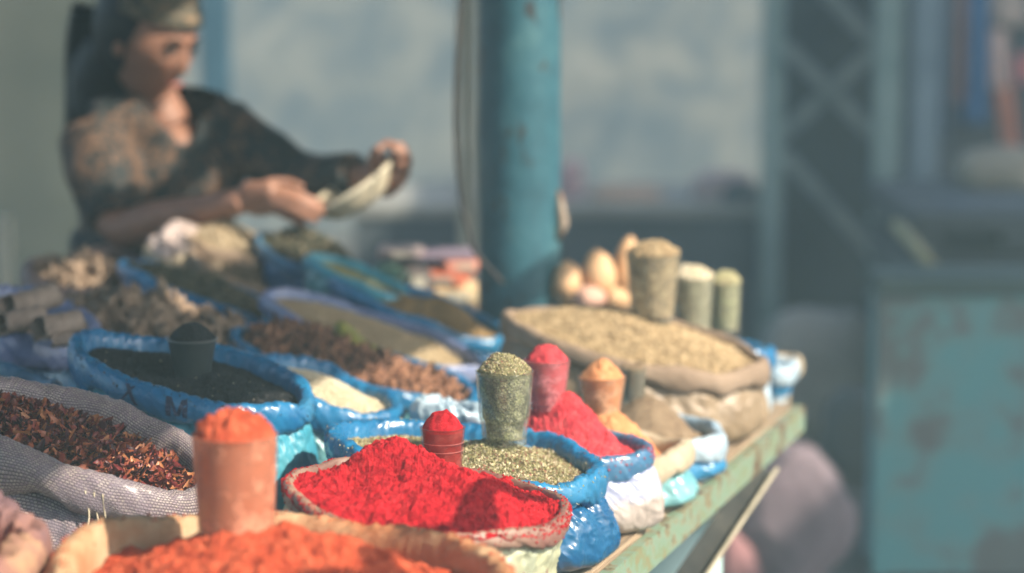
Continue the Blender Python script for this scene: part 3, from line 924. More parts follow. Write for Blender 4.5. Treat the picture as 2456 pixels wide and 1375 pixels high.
rim_letters(D, [(0, 0, 0.02, 1, 0.28), (0.9, 0, 0.92, 1, 0.28), (0.1, 1, 0.45, 0.05, 0.2), (0.85, 1, 0.5, 0.05, 0.2)], math.radians(-82), -30, 0.145, 1.25, ink, 'printed_letter')
rim_letters(D, [(-2.9, 0, -2.0, 1.05, 0.16), (-1.9, 0, -2.45, 1.05, 0.3)], math.radians(-82), -30, 0.145, 1.25, ink, 'printed_letter')
# Q: chilli flakes in a mauve woven sack
Q = sack('Q', 'mauve and cream woven plastic sack with a thick frayed rim around dried chilli flakes', 190, 1082, 2.93, 770, 0.145, tilt=0.055, tube_r=0.024, body='cream_weave', rim='cream_weave', seed=5.5, nth=340, wrinkle=0.5, shift=(-0.02, 0.0), bulge=0.1)
_, f = heap(Q, 'chilli_flake_heap', 'dark red and rust dried chilli flakes in the mauve woven sack', 'spice heap', M['chilli_under'],
     [(0.0, 0.0, 0.02, 0.55)], nr=80, nth=200, drop=0.009, amp=0.006, freq=40, fill=0.98, parts=True)
scatter('chilli_flakes', pts_on(f, 4200, 0.001, layers=0.008), G_LEAF, 0.0092, M['chilli'], Q.heap, flat=0.55, var=0.5, smooth=True)
# cream front half of the woven rim: the sack's second turn of cloth
M['thread'] = mat('loose plastic thread', [(0.4, (0.55, 0.48, 0.34)), (0.6, (0.7, 0.62, 0.46))], 30, 0.5, 0)
for k, (t0, dx, ln) in enumerate(((-62, 0.012, 0.04), (-59, 0.022, 0.035), (-65, -0.012, 0.045))):
    p0 = Vector(Q.rimpt(np.array([math.radians(t0)]), math.radians(10), 0.0)[0])
    p1 = Vector(Q.rimpt(np.array([math.radians(t0 + 1)]), math.radians(-60), 0.004)[0])
    v, f2 = tube(smooth_path([p0, p1, p1 + Vector((dx * 0.5, -0.006, -ln * 0.5)), p1 + Vector((dx, -0.002, -ln))], 16), [0.0011] * 16, 6)
    mk('loose_thread', v, f2, M['thread'], Q.root)
# E: white seeds
Es = sack('E', 'small blue sack of white seeds wedged between black seeds and dried cloves', 782, 955, 3.45, 385, 0.1, tilt=0.03, tube_r=0.018, body='teal', rim='blue', seed=6.4, nth=220, bulge=0.1)
_, f = heap(Es, 'white_seed_heap', 'creamy white seeds in the small blue sack behind the black seeds', 'spice heap', M['w_under'], [(0, 0, 0.022, 0.5)], nr=40, nth=120, drop=-0.003, amp=0.002, freq=40, fill=0.98, parts=True)
scatter('white_seeds', pts_on(f, 7000, 0.0005, layers=0.001), G_SEED, 0.002, M['w_seeds'], Es.heap, flat=0.6)
# F: cloves / star anise pieces
Fs = sack('F', 'blue sack heaped with brown dried clove pieces in the middle of the table', 850, 896, 3.72, 605, 0.115, tilt=0.045, tube_r=0.014, body='teal', rim='blue', seed=7.1, nth=240, bulge=0.1, flip=0.01)
_, f = heap(Fs, 'clove_heap', 'rough reddish brown dried clove pieces in the long blue sack', 'spice heap', M['clove_under'], [(-0.45, 0.1, 0.022, 0.35), (0.2, 0, 0.02, 0.4)], nr=50, nth=160, drop=0.004, amp=0.01, freq=30, fill=0.95, parts=True)
scatter('clove_pieces', pts_on(f, 2600, 0.003, layers=0.008), G_CHUNK[:3], 0.0078, M['cloves'], Fs.heap, flat=1.2, var=0.5, smooth=True)
# G: crumpled blue bag between herbs and cloves
Gs = sack('G', 'small crumpled pale blue bag squeezed behind the small red tumbler', 1075, 1000, 3.40, 190, 0.04, tilt=0.005, tube_r=0.018, body='cyan', rim='pale_blue', seed=8.8, nth=140, wrinkle=1.8)
heap(Gs, 'brown_spice_heap', 'a little brown spice inside the small crumpled blue bag', 'spice heap', M['clove_under'], [(0, 0, 0.0, 0.5)], nr=30, nth=90, drop=0.012, fill=0.98)
# P: rose powder
P_ = sack('P', 'blue-rimmed white sack dusted grey at its foot holding rose red powder', 1347, 1072, 3.26, 440, 0.09, tilt=0.012, tube_r=0.014, body='white_lav', rim='slate', seed=9.3, nth=260, shift=(0.015, 0.0), bulge=0.1, base=1.0)
heap(P_, 'rose_powder_heap', 'rose red powder mound right of the green herbs', 'spice heap', M['p_pink'], [(-0.05, 0.1, 0.068, 0.34), (0.35, 0.0, 0.02, 0.3)], nr=180, nth=520, drop=0.002, amp=0.006, freq=60, clump=0.006, fill=1.05)
# O: amber powder
O_ = sack('O', 'teal bag with a folded cream cloth rim holding amber powder', 1452, 1088, 3.4, 435, 0.09, tilt=0.008, tube_r=0.02, body='teal', rim='ecru', seed=10.1, nth=220, shift=(0.01, 0), rimlabel='folded cream cloth rim', wrinkle=0.6, base=1.0, bulge=0.1)
heap(O_, 'amber_powder_heap', 'amber orange powder mound right of the rose red powder', 'spice heap', M['p_amber'], [(0.0, 0.1, 0.075, 0.42)], nr=90, nth=260, drop=0.008, amp=0.005, freq=60, clump=0.004, fill=1.0)
# N: grey brown powder
N_ = sack('N', 'blue sack with a pale blue rolled rim holding grey-brown powder', 1550, 1040, 3.57, 385, 0.10, tilt=0.008, tube_r=0.016, body='blue', rim='pale_blue', seed=11.7, nth=220, shift=(0.0, 0), base=1.0, bulge=0.1)
heap(N_, 'grey_brown_powder_heap', 'smooth grey-brown powder mound in front of the tall tan sack', 'spice heap', M['p_grey'], [(0.0, 0.15, 0.06, 0.42)], nr=80, nth=220, drop=0.006, amp=0.006, freq=25, clump=0.002, fill=1.0)
# J: coriander
J = sack('J', 'big tan plastic sack with a brown cloth rim heaped with coriander seeds', 1525, 828, 3.86, 640, 0.168, tilt=0.034, tube_r=0.016, body='tan_film', rim='brown_rim', seed=12.9, nth=300, shift=(-0.01, -0.0), base=1.0, bulge=0.07, wrinkle=0.7, rimlabel='brown cloth rim')
_, f = heap(J, 'coriander_seed_heap', 'broad mound of beige coriander seeds in the big tan sack', 'spice heap', M['cor_under'], [(-0.1, 0.1, 0.040, 0.5)], nr=60, nth=180, drop=-0.004, amp=0.006, freq=30, fill=1.04, parts=True)
scatter('coriander_seeds', pts_on(f, 9000, 0.001, layers=0.002), G_BALL, 0.0026, M['coriander'], J.heap, var=0.25, smooth=True)
# K, L, M: bags behind the coriander along the front edge
K = sack('K', 'pale blue bag with a bright blue lip just behind the tan coriander sack', 1745, 856, 3.98, 225, 0.07, tilt=0.0, tube_r=0.016, body='pale_blue', rim='blue', seed=13.3, nth=160)
heap(K, 'pale_seed_heap', 'pale seeds in the pale blue bag behind the coriander', 'spice heap', M['cor_under'], [(0, 0, 0.005, 0.5)], nr=30, nth=90, drop=0.006, fill=0.98)
L = sack('L', 'blue and white bag near the far end of the metal table edge', 1862, 885, 4.17, 110, 0.045, tilt=0.0, tube_r=0.014, body='blue', rim='pale_blue', seed=14.6, nth=140, base=0.9)
heap(L, 'pale_grain_heap', 'pale grain in the blue and white bag near the far end of the edge', 'spice heap', M['cor_under'], [(0, 0, 0.0, 0.5)], nr=30, nth=90, drop=0.006, fill=0.98)
Mb = sack('M', 'small beige cloth bag at the far end of the metal table edge', 1880, 880, 4.34, 92, 0.035, tilt=0.0, tube_r=0.014, body='ecru', rim='ecru', seed=15.6, nth=120, wrinkle=0.5)
# H: lentils ; I: brown spice
H_s = sack('H', 'lilac and white printed sack of split lentils in front of the teal post', 893, 800, 3.93, 560, 0.1, tilt=0.05, tube_r=0.01, body='slate', rim='lilac', seed=16.2, nth=240, bulge=0.08, flip=0.0)
_, f = heap(H_s, 'lentil_heap', 'yellowish split lentils half in sun in the lilac sack', 'spice heap', M['lentil_under'], [(0.1, 0, 0.024, 0.5)], nr=50, nth=160, drop=0.006, amp=0.007, freq=22, fill=0.98, parts=True)
scatter('split_lentils', pts_on(f, 7000, 0.0008, layers=0.002), G_FLAKE, 0.003, M['lentils'], H_s.heap, flat=0.6)
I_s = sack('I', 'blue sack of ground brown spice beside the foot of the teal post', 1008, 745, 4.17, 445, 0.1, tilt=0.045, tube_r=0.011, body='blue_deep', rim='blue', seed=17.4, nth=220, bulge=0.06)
heap(I_s, 'brown_powder_heap', 'ground brown spice with a golden sunlit mound by the teal post', 'spice heap', M['p_brown'], [(0.4, 0.0, 0.04, 0.3), (-0.2, 0.1, 0.016, 0.3)], nr=80, nth=220, drop=0.006, amp=0.007, freq=25, clump=0.003, fill=0.98)
# yellow-green bag between lentils and cloves
Yb = sack('Yb', 'yellow-green plastic bag tucked under the lilac lentil sack', 900, 868, 3.77, 210, 0.03, tilt=0.04, tube_r=0.015, body='yellow', rim='yellow', seed=18.8, nth=140, wrinkle=0.5)
# T, S: cinnamon and the blue bags at left
T_ = sack('T', 'crumpled lilac-blue sack at the left edge under the cinnamon rolls', 40, 790, 3.62, 400, 0.14, tilt=0.03, tube_r=0.024, body='slate', rim='lilac', seed=19.5, nth=260, wrinkle=1.4)
heap(T_, 'cinnamon_chip_heap', 'broken cinnamon bark under the large rolls in the lilac-blue sack', 'spice heap', M['bark'], [(0, 0, 0.02, 0.5)], nr=60, nth=160, drop=0.004, amp=0.01, freq=25, clump=0.006, fill=0.98)
S_ = sack('S', 'dark blue bag at the left edge, just behind the mauve woven sack', -10, 925, 3.30, 330, 0.07, tilt=0.015, tube_r=0.014, body='blue_deep', rim='slate', seed=20.2, nth=200)
_, f = heap(S_, 'brown_leaf_heap', 'brown dried leaves in the dark blue bag at the left edge', 'spice heap', M['root'], [(0, 0, 0.012, 0.5)], nr=40, nth=120, drop=0.004, amp=0.006, freq=40, clump=0.004, fill=0.98)
# U: ginger roots
U = sack('U', 'slate blue sack overflowing with twisted dried ginger roots behind the black seeds', 395, 800, 3.80, 500, 0.12, tilt=0.035, tube_r=0.01, body='slate', rim='slate', seed=21.9, nth=220)
_, f = heap(U, 'ginger_root_heap', 'tangled heap of dried ginger roots left of the lilac lentil sack', 'spice heap', M['root'], [(-0.1, 0.15, 0.026, 0.5)], nr=60, nth=160, drop=0.004, amp=0.012, freq=20, fill=1.02, parts=True)
o = scatter('ginger_roots', pts_on(f, 330, 0.004, umax=0.99, layers=0.014), G_CHUNK, 0.0135, M['root'], U.heap, flat=1.3, var=0.45, smooth=True)
# V, V2, W
V_ = sack('V', 'pinkish woven sack with a pale rolled rim at the back left, full of brown roots', 205, 690, 4.22, 300, 0.12, tilt=0.02, tube_r=0.02, body='old_rose', rim='old_rose', seed=22.2, nth=200, wrinkle=0.8)
_, f = heap(V_, 'brown_root_heap', 'brown dried roots in the pinkish woven sack', 'spice heap', M['clove_under'], [(0, 0.1, 0.03, 0.5)], nr=40, nth=120, drop=0.004, amp=0.012, freq=20, fill=0.98, parts=True)
scatter('root_pieces', pts_on(f, 260, 0.003, layers=0.01), G_CHUNK, 0.012, M['root'], V_.heap, flat=1.2, smooth=True)
V2 = sack('V2', 'dusty pink sack of dark bark directly below the vendor', 285, 655, 4.45, 230, 0.09, tilt=0.02, tube_r=0.018, body='old_rose', rim='old_rose', seed=23.2, nth=160)
heap(V2, 'dark_bark_heap', 'dark bark chips in the dusty pink sack below the vendor', 'spice heap', M['clove_under'], [(0, 0, 0.01, 0.5)], nr=40, nth=120, drop=0.002, amp=0.01, freq=30, clump=0.008, fill=0.98)
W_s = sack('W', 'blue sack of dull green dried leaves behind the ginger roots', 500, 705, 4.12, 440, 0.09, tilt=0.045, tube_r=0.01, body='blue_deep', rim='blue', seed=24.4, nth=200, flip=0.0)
_, f = heap(W_s, 'green_leaf_heap', 'dull green dried leaves in the long blue sack behind the ginger', 'spice heap', M['o_under'], [(0, 0.1, 0.022, 0.5)], nr=50, nth=140, drop=0.004, amp=0.008, freq=25, fill=0.98, parts=True)
scatter('leaf_pieces', pts_on(f, 1500, 0.002, layers=0.004), G_LEAF, 0.007, M['olive'], W_s.heap, flat=0.8)
X1 = sack('X1', 'tan sack of crumbled olive leaves behind the long blue sack', 590, 655, 4.36, 300, 0.10, tilt=0.045, tube_r=0.014, body='brown_rim', rim='brown_rim', seed=25.5, nth=160)
_, f = heap(X1, 'olive_leaf_heap', 'crumbled olive-brown leaves behind the long blue sack', 'spice heap', M['o_under'], [(0, 0.1, 0.03, 0.5)], nr=50, nth=140, drop=0.002, amp=0.01, freq=25, fill=1.0, parts=True)
scatter('leaf_pieces', pts_on(f, 1500, 0.002, layers=0.006), G_LEAF, 0.007, flecks('tan leaves', [(0.3, 0.24, 0.17), (0.22, 0.18, 0.12), (0.38, 0.3, 0.22)]), X1.heap, flat=0.8)
X2 = sack('X2', 'pale sack under the garlic-like bulbs', 435, 618, 4.40, 170, 0.075, tilt=0.01, tube_r=0.012, body='ecru', rim='ecru', seed=26.5, nth=140)
_, f = heap(X2, 'garlic_bulb_heap', 'pinkish white garlic-like bulbs piled below the vendor\'s forearm', 'spice heap', M['rootp'], [(0, 0, 0.04, 0.5)], nr=40, nth=100, drop=0.0, amp=0.004, fill=1.0, parts=True)
scatter('garlic_bulbs', pts_on(f, 70, 0.006, layers=0.01), [ellipsoid((0, 0, 0), (1, 0.85, 0.8), None, 12, 8)], 0.015, M['rootp'], X2.heap, var=0.3, smooth=True)
Y1 = sack('Y1', 'sack of sunlit pale husks under the vendor\'s right hand', 560, 592, 4.42, 250, 0.10, tilt=0.03, tube_r=0.012, body='ecru', rim='brown_rim', seed=27.5, nth=160)
_, f = heap(Y1, 'pale_husk_heap', 'sunlit pale cream husks piled under the vendor\'s hand', 'spice heap', M['w_under'], [(0, 0, 0.035, 0.5)], nr=40, nth=100, drop=0.002, amp=0.006, freq=30, fill=1.0, parts=True)
scatter('husks', pts_on(f, 2600, 0.001, layers=0.004), G_LEAF, 0.0055, M['pale'], Y1.heap, flat=0.9)
Z1 = sack('Z1', 'dark sack of blackish green leaves under the pale bowl', 770, 630, 4.36, 320, 0.09, tilt=0.04, tube_r=0.01, body='blue_deep', rim='slate', seed=28.5, nth=180)
_, f = heap(Z1, 'dark_leaf_heap', 'blackish green dried leaves piled under the pale bowl', 'spice heap', M['o_under'], [(-0.2, 0.2, 0.04, 0.45)], nr=40, nth=120, drop=0.002, amp=0.01, freq=25, fill=1.0, parts=True)
scatter('leaf_pieces', pts_on(f, 1500, 0.002, layers=0.006), G_LEAF, 0.007, M['olive'], Z1.heap, flat=0.8)
Z2 = sack('Z2', 'teal-lipped sack of yellowish green seeds left of the ground brown spice', 855, 672, 4.22, 260, 0.055, tilt=0.035, tube_r=0.01, body='teal', rim='cyan', seed=29.5, nth=160)
_, f = heap(Z2, 'green_seed_heap', 'yellowish green seeds left of the ground brown spice', 'spice heap', mat('seed mix', [(0.35, (0.12, 0.13, 0.05)), (0.6, (0.34, 0.34, 0.16)), (0.75, (0.4, 0.45, 0.35))], 30, 0.8, 0.5, 200), [(0, 0, 0.012, 0.5)], nr=40, nth=120, drop=0.002, amp=0.006, freq=30, clump=0.004, fill=1.0)
# R: pink cloth sack at the lower left corner
Rr = sack('R', 'pink and orange stained cloth sack cut off by the lower left corner', -120, 1330, 2.42, 430, 0.12, tilt=0.03, tube_r=0.028, body='pink_cloth', rim='pink_cloth', seed=30.5, nth=220, wrinkle=2.4)
heap(Rr, 'rust_powder_heap', 'rust powder in the pink stained cloth sack', 'spice heap', M['p_orange'], [(0, 0, 0.01, 0.5)], nr=40, nth=120, drop=0.01, fill=0.98)
def simple_fill(R, name, label, m):
    heap(R, name, label, 'spice heap', m, [(0, 0, 0.004, 0.5)], nr=30, nth=80, drop=0.006, fill=0.98)
simple_fill(Mb, 'beige_grain_heap', 'beige grain in the small cloth bag at the far end of the edge', M['cor_under'])
simple_fill(Yb, 'yellow_powder_heap', 'yellow powder in the yellow-green bag', M['p_amber'])

# cups
cup('orange', 'large straight tumbler packed with orange powder standing in the burlap sack', 567, 1270, 208, 186, 238, 2.47, M['glass_o'], M['of_fill'], 0.024, M['p_orange'], name='measuring_tumbler', cat='tumbler', topclump=0.006)
RED_CUP = cup('red', 'small clear tumbler of deep red powder leaning in the red heap', 1062, 1118, 110, 92, 96, 2.86, M['glass_r'], M['rf_fill'], 0.02, M['p_red'], name='measuring_tumbler', cat='tumbler', topclump=0.004)
cup('green', 'tall clear drinking glass of dried green herbs, faceted near its base', 1210, 1050, 141, 112, 165, 3.08, M['glass_g'], M['g_fill'], 0.021, M['g_under'], flakes=(G_STICK + G_FLAKE, 0.0029, M['g_flakes'], 2600), facets=10, gap=0.0028)
cup('pink', 'clear glass packed with rose red powder standing in the rose red heap', 1311, 968, 113, 84, 108, 3.27, M['glass_p'], M['pf_fill'], 0.02, M['p_pink'], facets=12)
cup('amber', 'flared clear cup of amber powder standing in the amber heap', 1443, 1000, 116, 84, 100, 3.42, M['glass_a'], M['af_fill'], 0.022, M['p_amber'])
cup('greyg', 'clear cup half hidden behind the amber cup, in the grey-brown powder', 1518, 962, 66, 58, 82, 3.62, M['glass_c'], mat('grey fill', [(0.4, (0.13, 0.11, 0.09)), (0.6, (0.2, 0.17, 0.14))], 30, 1, 0), 0.004, M['p_grey'])
BLACK_CUP = cup('black', 'small black plastic cup heaped with black seeds', 463, 915, 119, 74, 106, 3.25, M['black_cup'], M['b_under'], 0.021, M['b_under'], flakes=(G_SEED, 0.0019, M['b_seeds'], 1500), name='measuring_cup', cat='cup', topclump=0.001)
cup('cor', 'tall glass of coriander seeds on top of the coriander mound', 1566, 758, 134, 102, 152, 3.88, M['glass_c'], M['cor_fill'], 0.019, M['cor_under'], flakes=(G_BALL, 0.0026, M['coriander'], 500))
cup('whiteg', 'glass of whitish seeds behind the coriander glass', 1660, 790, 104, 92, 128, 4.05, M['glass_c'], speckle('olive fill', [(0.42, 0.37, 0.26), (0.3, 0.26, 0.18), (0.54, 0.49, 0.36)], 260), 0.019, M['w_under'], flakes=(G_BALL, 0.0026, M['w_seeds'], 300))
cup('greeng', 'glass of greenish seeds rightmost behind the coriander mound', 1736, 792, 84, 76, 118, 4.12, M['glass_c'], speckle('green fill', [(0.44, 0.41, 0.25), (0.32, 0.3, 0.18), (0.54, 0.5, 0.32)], 260), 0.017, M['lentil_under'], flakes=(G_BALL, 0.0026, flecks('greenish seeds', [(0.42, 0.4, 0.22), (0.5, 0.46, 0.28)]), 300))

# a little of each spice spilt on the rim of its sack
def spill(R, m, n, size, lo=-60, hi=110, arc=(0, 360), bases=G_ROUND):
    P3 = []
    for k in range(n):
        c0 = RNG.random()
        th = math.radians(arc[0] + (arc[1] - arc[0]) * ((int(c0 * 9) / 9 + RNG.normal() * 0.035) % 1.0))
        ph = math.radians(min(max(RNG.normal() * 35 + (lo + hi) / 2 + 20, lo), 150))
        P3.append(R.rimpt(np.array([th]), ph, 0.0004)[0])
    o = scatter('spilt_spice', np.array(P3), bases, size, m, None, var=0.6)
    o.parent = R.heap
    if R.heap.type == 'MESH': o.matrix_parent_inverse = Matrix()
spill(B, M['p_red'], 900, 0.0013)
spill(A, M['p_orange'], 900, 0.0016)
spill(P_, M['p_pink'], 400, 0.0012)
spill(Cc, M['g_flakes'], 350, 0.0026, bases=G_STICK + G_FLAKE)
spill(D, M['b_seeds'], 120, 0.0018, bases=G_SEED)
V, F = lathe([(0.0597 / 2 + 0.0042, 0.0655), (0.0597 / 2 + 0.0052, 0.0665), (0.0597 / 2 + 0.0052, 0.0678), (0.0597 / 2 + 0.0042, 0.0684), (0.0597 / 2 + 0.0036, 0.067), (0.0597 / 2 + 0.0042, 0.0655)], 64)
mk('lip', V, F, mat('grey cup lip', [(0.4, (0.1, 0.11, 0.11)), (0.6, (0.15, 0.16, 0.155))], 20, 0.3, 0), BLACK_CUP)  # ring in a lighter grey than the cup so it shows
# raised rings moulded into the small red tumbler
for zf_ in (0.52, 0.70):
    hh, r0_, r1_ = 0.0553, 92 / 2 * 2.86 / FPX, 110 / 2 * 2.86 / FPX
    rr_ = r0_ + (r1_ - r0_) * zf_
    pts_ = [Vector((rr_ * math.cos(a_ * 2 * PI / 60), rr_ * math.sin(a_ * 2 * PI / 60), hh * zf_)) for a_ in range(61)]
    v, f2 = tube(pts_, [0.0004] * 61, 6, cap=False)
    mk('moulded_ring', v, f2, mat('ring of clear plastic', [(0.4, (0.42, 0.12, 0.11)), (0.6, (0.52, 0.2, 0.18))], 20, 0.25, 0), RED_CUP)

# cinnamon rolls
def cinnamon(px, py, Y, L_, r_, yaw, label, pitch=0.0):
    nt_, nl = 60, 14
    V = []
    c = at_d(px, py, Y)
    for j in range(nl):
        for i in range(nt_ * 2):
            k = i if i < nt_ else 2 * nt_ - 1 - i
            th = -2.4 + 8.6 * k / (nt_ - 1)
            rr = r_ * (1 - 0.075 * max(th, 0)) - (0.0022 if i >= nt_ else 0)
            rr *= 1 + 0.06 * math.sin(j * 1.7 + th * 2)
            V.append(((j / (nl - 1) - 0.5) * L_ + 0.003 * math.sin(th * 3 + j), rr * math.cos(th + 1.2), rr * math.sin(th + 1.2)))
    F = grid_faces(nt_ * 2, nl).tolist()
    for j in (0, nl - 1):
        for i in range(nt_ - 1):
            a = j * nt_ * 2
            q = (a + i, a + i + 1, a + 2 * nt_ - 2 - i, a + 2 * nt_ - 1 - i)
            F.append(q if j == 0 else q[::-1])
    o = mk('cinnamon_roll', V, F, M['bark'], None, loc=c)
    o.rotation_euler = (0, pitch, yaw)
    tag(o, label, 'cinnamon', 'cinnamon bark rolls on the lilac-blue sack')
cinnamon(142, 782, 3.47, 0.078, 0.019, 0.95, 'thick cinnamon roll nearest the black seed sack, its open end facing us')
cinnamon(52, 772, 3.50, 0.085, 0.0185, 1.0, 'cinnamon roll with a dark open end at the left edge')
cinnamon(78, 726, 3.58, 0.09, 0.021, 0.9, 'topmost cinnamon roll of the pile at the left edge', -0.1)
cinnamon(0, 742, 3.56, 0.07, 0.018, 1.1, 'cinnamon roll cut off by the left edge of the picture')
cinnamon(185, 815, 3.46, 0.07, 0.012, 0.3, 'thin flat cinnamon piece lowest against the black seed sack')

# tan gourds and what lies with them behind the coriander
def gourd(px, py, Y, w, h, m, label, lean=0.0, cat='gourd'):
    s = FPX / Y
    c = at_d(px, py, Y)
    V, F = ellipsoid((0, 0, 0), (w / 2 / s, w / 2 / s, h / 2 / s), None, 32, 24)
    V = np.array(V)
    f_ = V[:, 2] / (h / 2 / s)
    V[:, :2] *= (1 - 0.16 * f_ + 0.04 * vnoise(V * 60 + px))[:, None]
    V += 0.002 * vnoise(V * 40 + px)[:, None]
    root = thing('gourd', label, cat, c, 'tan gourds behind the coriander sack')
    root.rotation_euler = (0, lean, 0)
    mk('rind', V, F, m, root)
    v, f2 = tube([(0, 0, h / 2 / s * 0.95), (0.001, 0, h / 2 / s * 1.08)], [0.0035, 0.0025], 8)
    mk('stalk', v, f2, M['bark'], root)
tray = thing('wooden_tray', 'shallow wooden tray behind the coriander sack carrying tan gourds', 'tray', at_d(1430, 752, 4.36))
bm = bmesh.new()
add_box(bm, (0, 0, -0.01), (0.24, 0.14, 0.012), None, 0.002)
for sx, sy, wx, wy in ((0, 0.07, 0.24, 0.01), (0, -0.07, 0.24, 0.01), (0.12, 0, 0.01, 0.13), (-0.12, 0, 0.01, 0.13)):
    add_box(bm, (sx, sy, 0.003), (wx, wy, 0.03), None, 0.002)
add_box(bm, (0.0, 0, -0.07), (0.2, 0.1, 0.105), None, 0.004)
from_bm('tray_frame', bm, M['boards'], tray)
gourd(1360, 672, 4.33, 74, 92, M['gourd'], 'round tan gourd touching the teal post')
gourd(1436, 655, 4.33, 78, 120, M['gourd'], 'tall tan gourd standing between post and coriander glass', -0.12)
gourd(1503, 634, 4.37, 66, 135, M['gourd'], 'tall tan gourd half hidden by the coriander glass', 0.1)
gourd(1415, 716, 4.29, 60, 76, M['gourdp'], 'pinkish gourd lying lowest beside the teal post', 1.45)
gourd(1478, 716, 4.30, 56, 70, M['gourd'], 'small tan gourd lying under the half-hidden one', 1.6)
gourd(1380, 712, 4.31, 50, 60, M['gourd'], 'small tan gourd lying under the round one', 0.4)

# ---------------------------------------------------------------- teal post, cable, cream post
m, t, b = nt('chipped teal paint')
co = coords(t)
n = N(t, 'ShaderNodeTexNoise', i_Scale=9, i_Detail=9, i_Roughness=0.7); t.links.new(co, n.inputs[0])
r = ramp(t, [(0.3, (0.018, 0.07, 0.1)), (0.5, (0.032, 0.12, 0.16)), (0.66, (0.07, 0.18, 0.21))])
t.links.new(n.outputs[0], r.inputs[0])
mp = N(t, 'ShaderNodeMapping'); mp.inputs['Scale'].default_value = (1, 1, 0.55); t.links.new(co, mp.inputs[0])
n2 = N(t, 'ShaderNodeTexNoise', i_Scale=16, i_Detail=7, i_Roughness=0.65); t.links.new(mp.outputs[0], n2.inputs[0])
r2 = ramp(t, [(0.57, (0, 0, 0)), (0.62, (1, 1, 1))]); t.links.new(n2.outputs[0], r2.inputs[0])
mx = N(t, 'ShaderNodeMix', data_type='RGBA'); t.links.new(r2.outputs[0], mx.inputs[0]); t.links.new(r.outputs[0], mx.inputs[6]); mx.inputs[7].default_value = (0.035, 0.04, 0.045, 1)
t.links.new(mx.outputs[2], b.inputs['Base Color']); b.inputs['Roughness'].default_value = 0.42
bp = N(t, 'ShaderNodeBump', i_Strength=0.6, i_Distance=0.003); t.links.new(n.outputs[0], bp.inputs['Height']); t.links.new(bp.outputs[0], b.inputs['Normal'])
M['teal_paint'] = m
YP = 4.38
pc = at_d(1246, 400, YP)
prad = 99 / FPX * YP
post = thing('market_post', 'thick round steel post with chipped teal paint rising behind the table', 'post', (pc.x, YP, 0))
zz = np.linspace(0, 2.6, 160); nth = 72
th = np.linspace(0, 2 * PI, nth, endpoint=False)
V = []
for z in zz:
    q = np.stack([np.cos(th) * 1.2, np.sin(th) * 1.2, np.full(nth, z * 6)], 1)
    q2 = np.stack([np.cos(th) * 3, np.sin(th) * 3, np.full(nth, z * 22)], 1)
    rr = prad * (1 + 0.018 * fbm(q, 2) + 0.008 * fbm(q2, 2) + (0.02 if z < 0.93 else 0))
    V.append(np.stack([rr * np.cos(th), rr * np.sin(th), np.full(nth, z)], 1))
mk('shaft', np.concatenate(V), grid_faces(nth, len(zz)), M['teal_paint'], post)
v, f2 = tube([(prad * 0.93, -0.03, 1.0), (prad * 1.06, -0.035, 1.03), (prad * 0.98, -0.03, 1.075), (prad * 0.94, -0.03, 1.09)], [0.006, 0.01, 0.007, 0.003], 8)
mk('broken_bracket', v, [list(q) for q in f2], mat('rusty bracket', [(0.4, (0.2, 0.12, 0.08)), (0.6, (0.4, 0.32, 0.25))], 40, 0.7, 0.5, 90), post)
cpts = [at_d(x, y, YP - 0.1) for x, y in ((1118, -220), (1108, -60), (1100, 60), (1094, 190), (1093, 300), (1097, 400), (1108, 490), (1126, 560), (1140, 605))]
cpts.append(Vector((pc.x - 0.03, YP - prad - 0.004, cpts[-1].z - 0.06)))
sp = smooth_path(cpts, 60)
v, f2 = tube(sp, [0.0042] * 60, 10)
o = mk('hanging_cable', v, f2, mat('black rubber', [(0.4, (0.04, 0.035, 0.035)), (0.6, (0.07, 0.06, 0.055))], 30, 0.5, 0.1))
tag(o, 'thin dark cable hanging loosely down beside the teal post', 'cable')
def upright(name, label, cat, px, Y, wpx, m, ztop=2.6, sq=True, z0=0.0, group=None):
    c = at_d(px, 300, Y); w = wpx * Y / FPX
    root = thing(name, label, cat, (c.x, Y, z0), group)
    bm = bmesh.new()
    if sq: add_box(bm, (0, 0, (ztop - z0) / 2), (w, w, ztop - z0), None, w * 0.08)
    else:
        bmesh.ops.create_cone(bm, cap_ends=True, segments=24, radius1=w / 2, radius2=w / 2, depth=ztop - z0, matrix=Matrix.Translation((0, 0, (ztop - z0) / 2)))
    from_bm('shaft', bm, m, root, smooth=not sq)
    bm = bmesh.new()
    add_box(bm, (0, 0, 0.01), (w * 1.9, w * 1.9, 0.02), None, 0.004)
    from_bm('foot_plate', bm, m, root)
    return root
M['cream_paint'] = mat('worn cream paint', [(0.35, (0.34, 0.32, 0.26)), (0.6, (0.48, 0.46, 0.38))], 8, 0.6, 0.3, 40)
M['sage_paint'] = mat('pale sage paint', [(0.35, (0.17, 0.25, 0.24)), (0.6, (0.26, 0.34, 0.32))], 6, 0.6, 0.3, 40)
M['bluegrey_paint'] = mat('pale blue paint', [(0.35, (0.16, 0.22, 0.27)), (0.6, (0.24, 0.31, 0.36))], 6, 0.6, 0.3, 40)
upright('wooden_post', 'cream painted wooden post seen blurred just left of the teal post', 'post', 1122, 6.4, 46, M['cream_paint'])
upright('wooden_post', 'pale sage post at the left side of the dark cross-braced panel', 'post', 1852, 8.2, 50, M['sage_paint'])
upright('wooden_post', 'pale sage post at the right side of the dark cross-braced panel', 'post', 2125, 8.0, 62, M['sage_paint'])
upright('wooden_post', 'bluish post further right, beside the rack of hanging cloths', 'post', 2215, 8.1, 66, M['bluegrey_paint'])
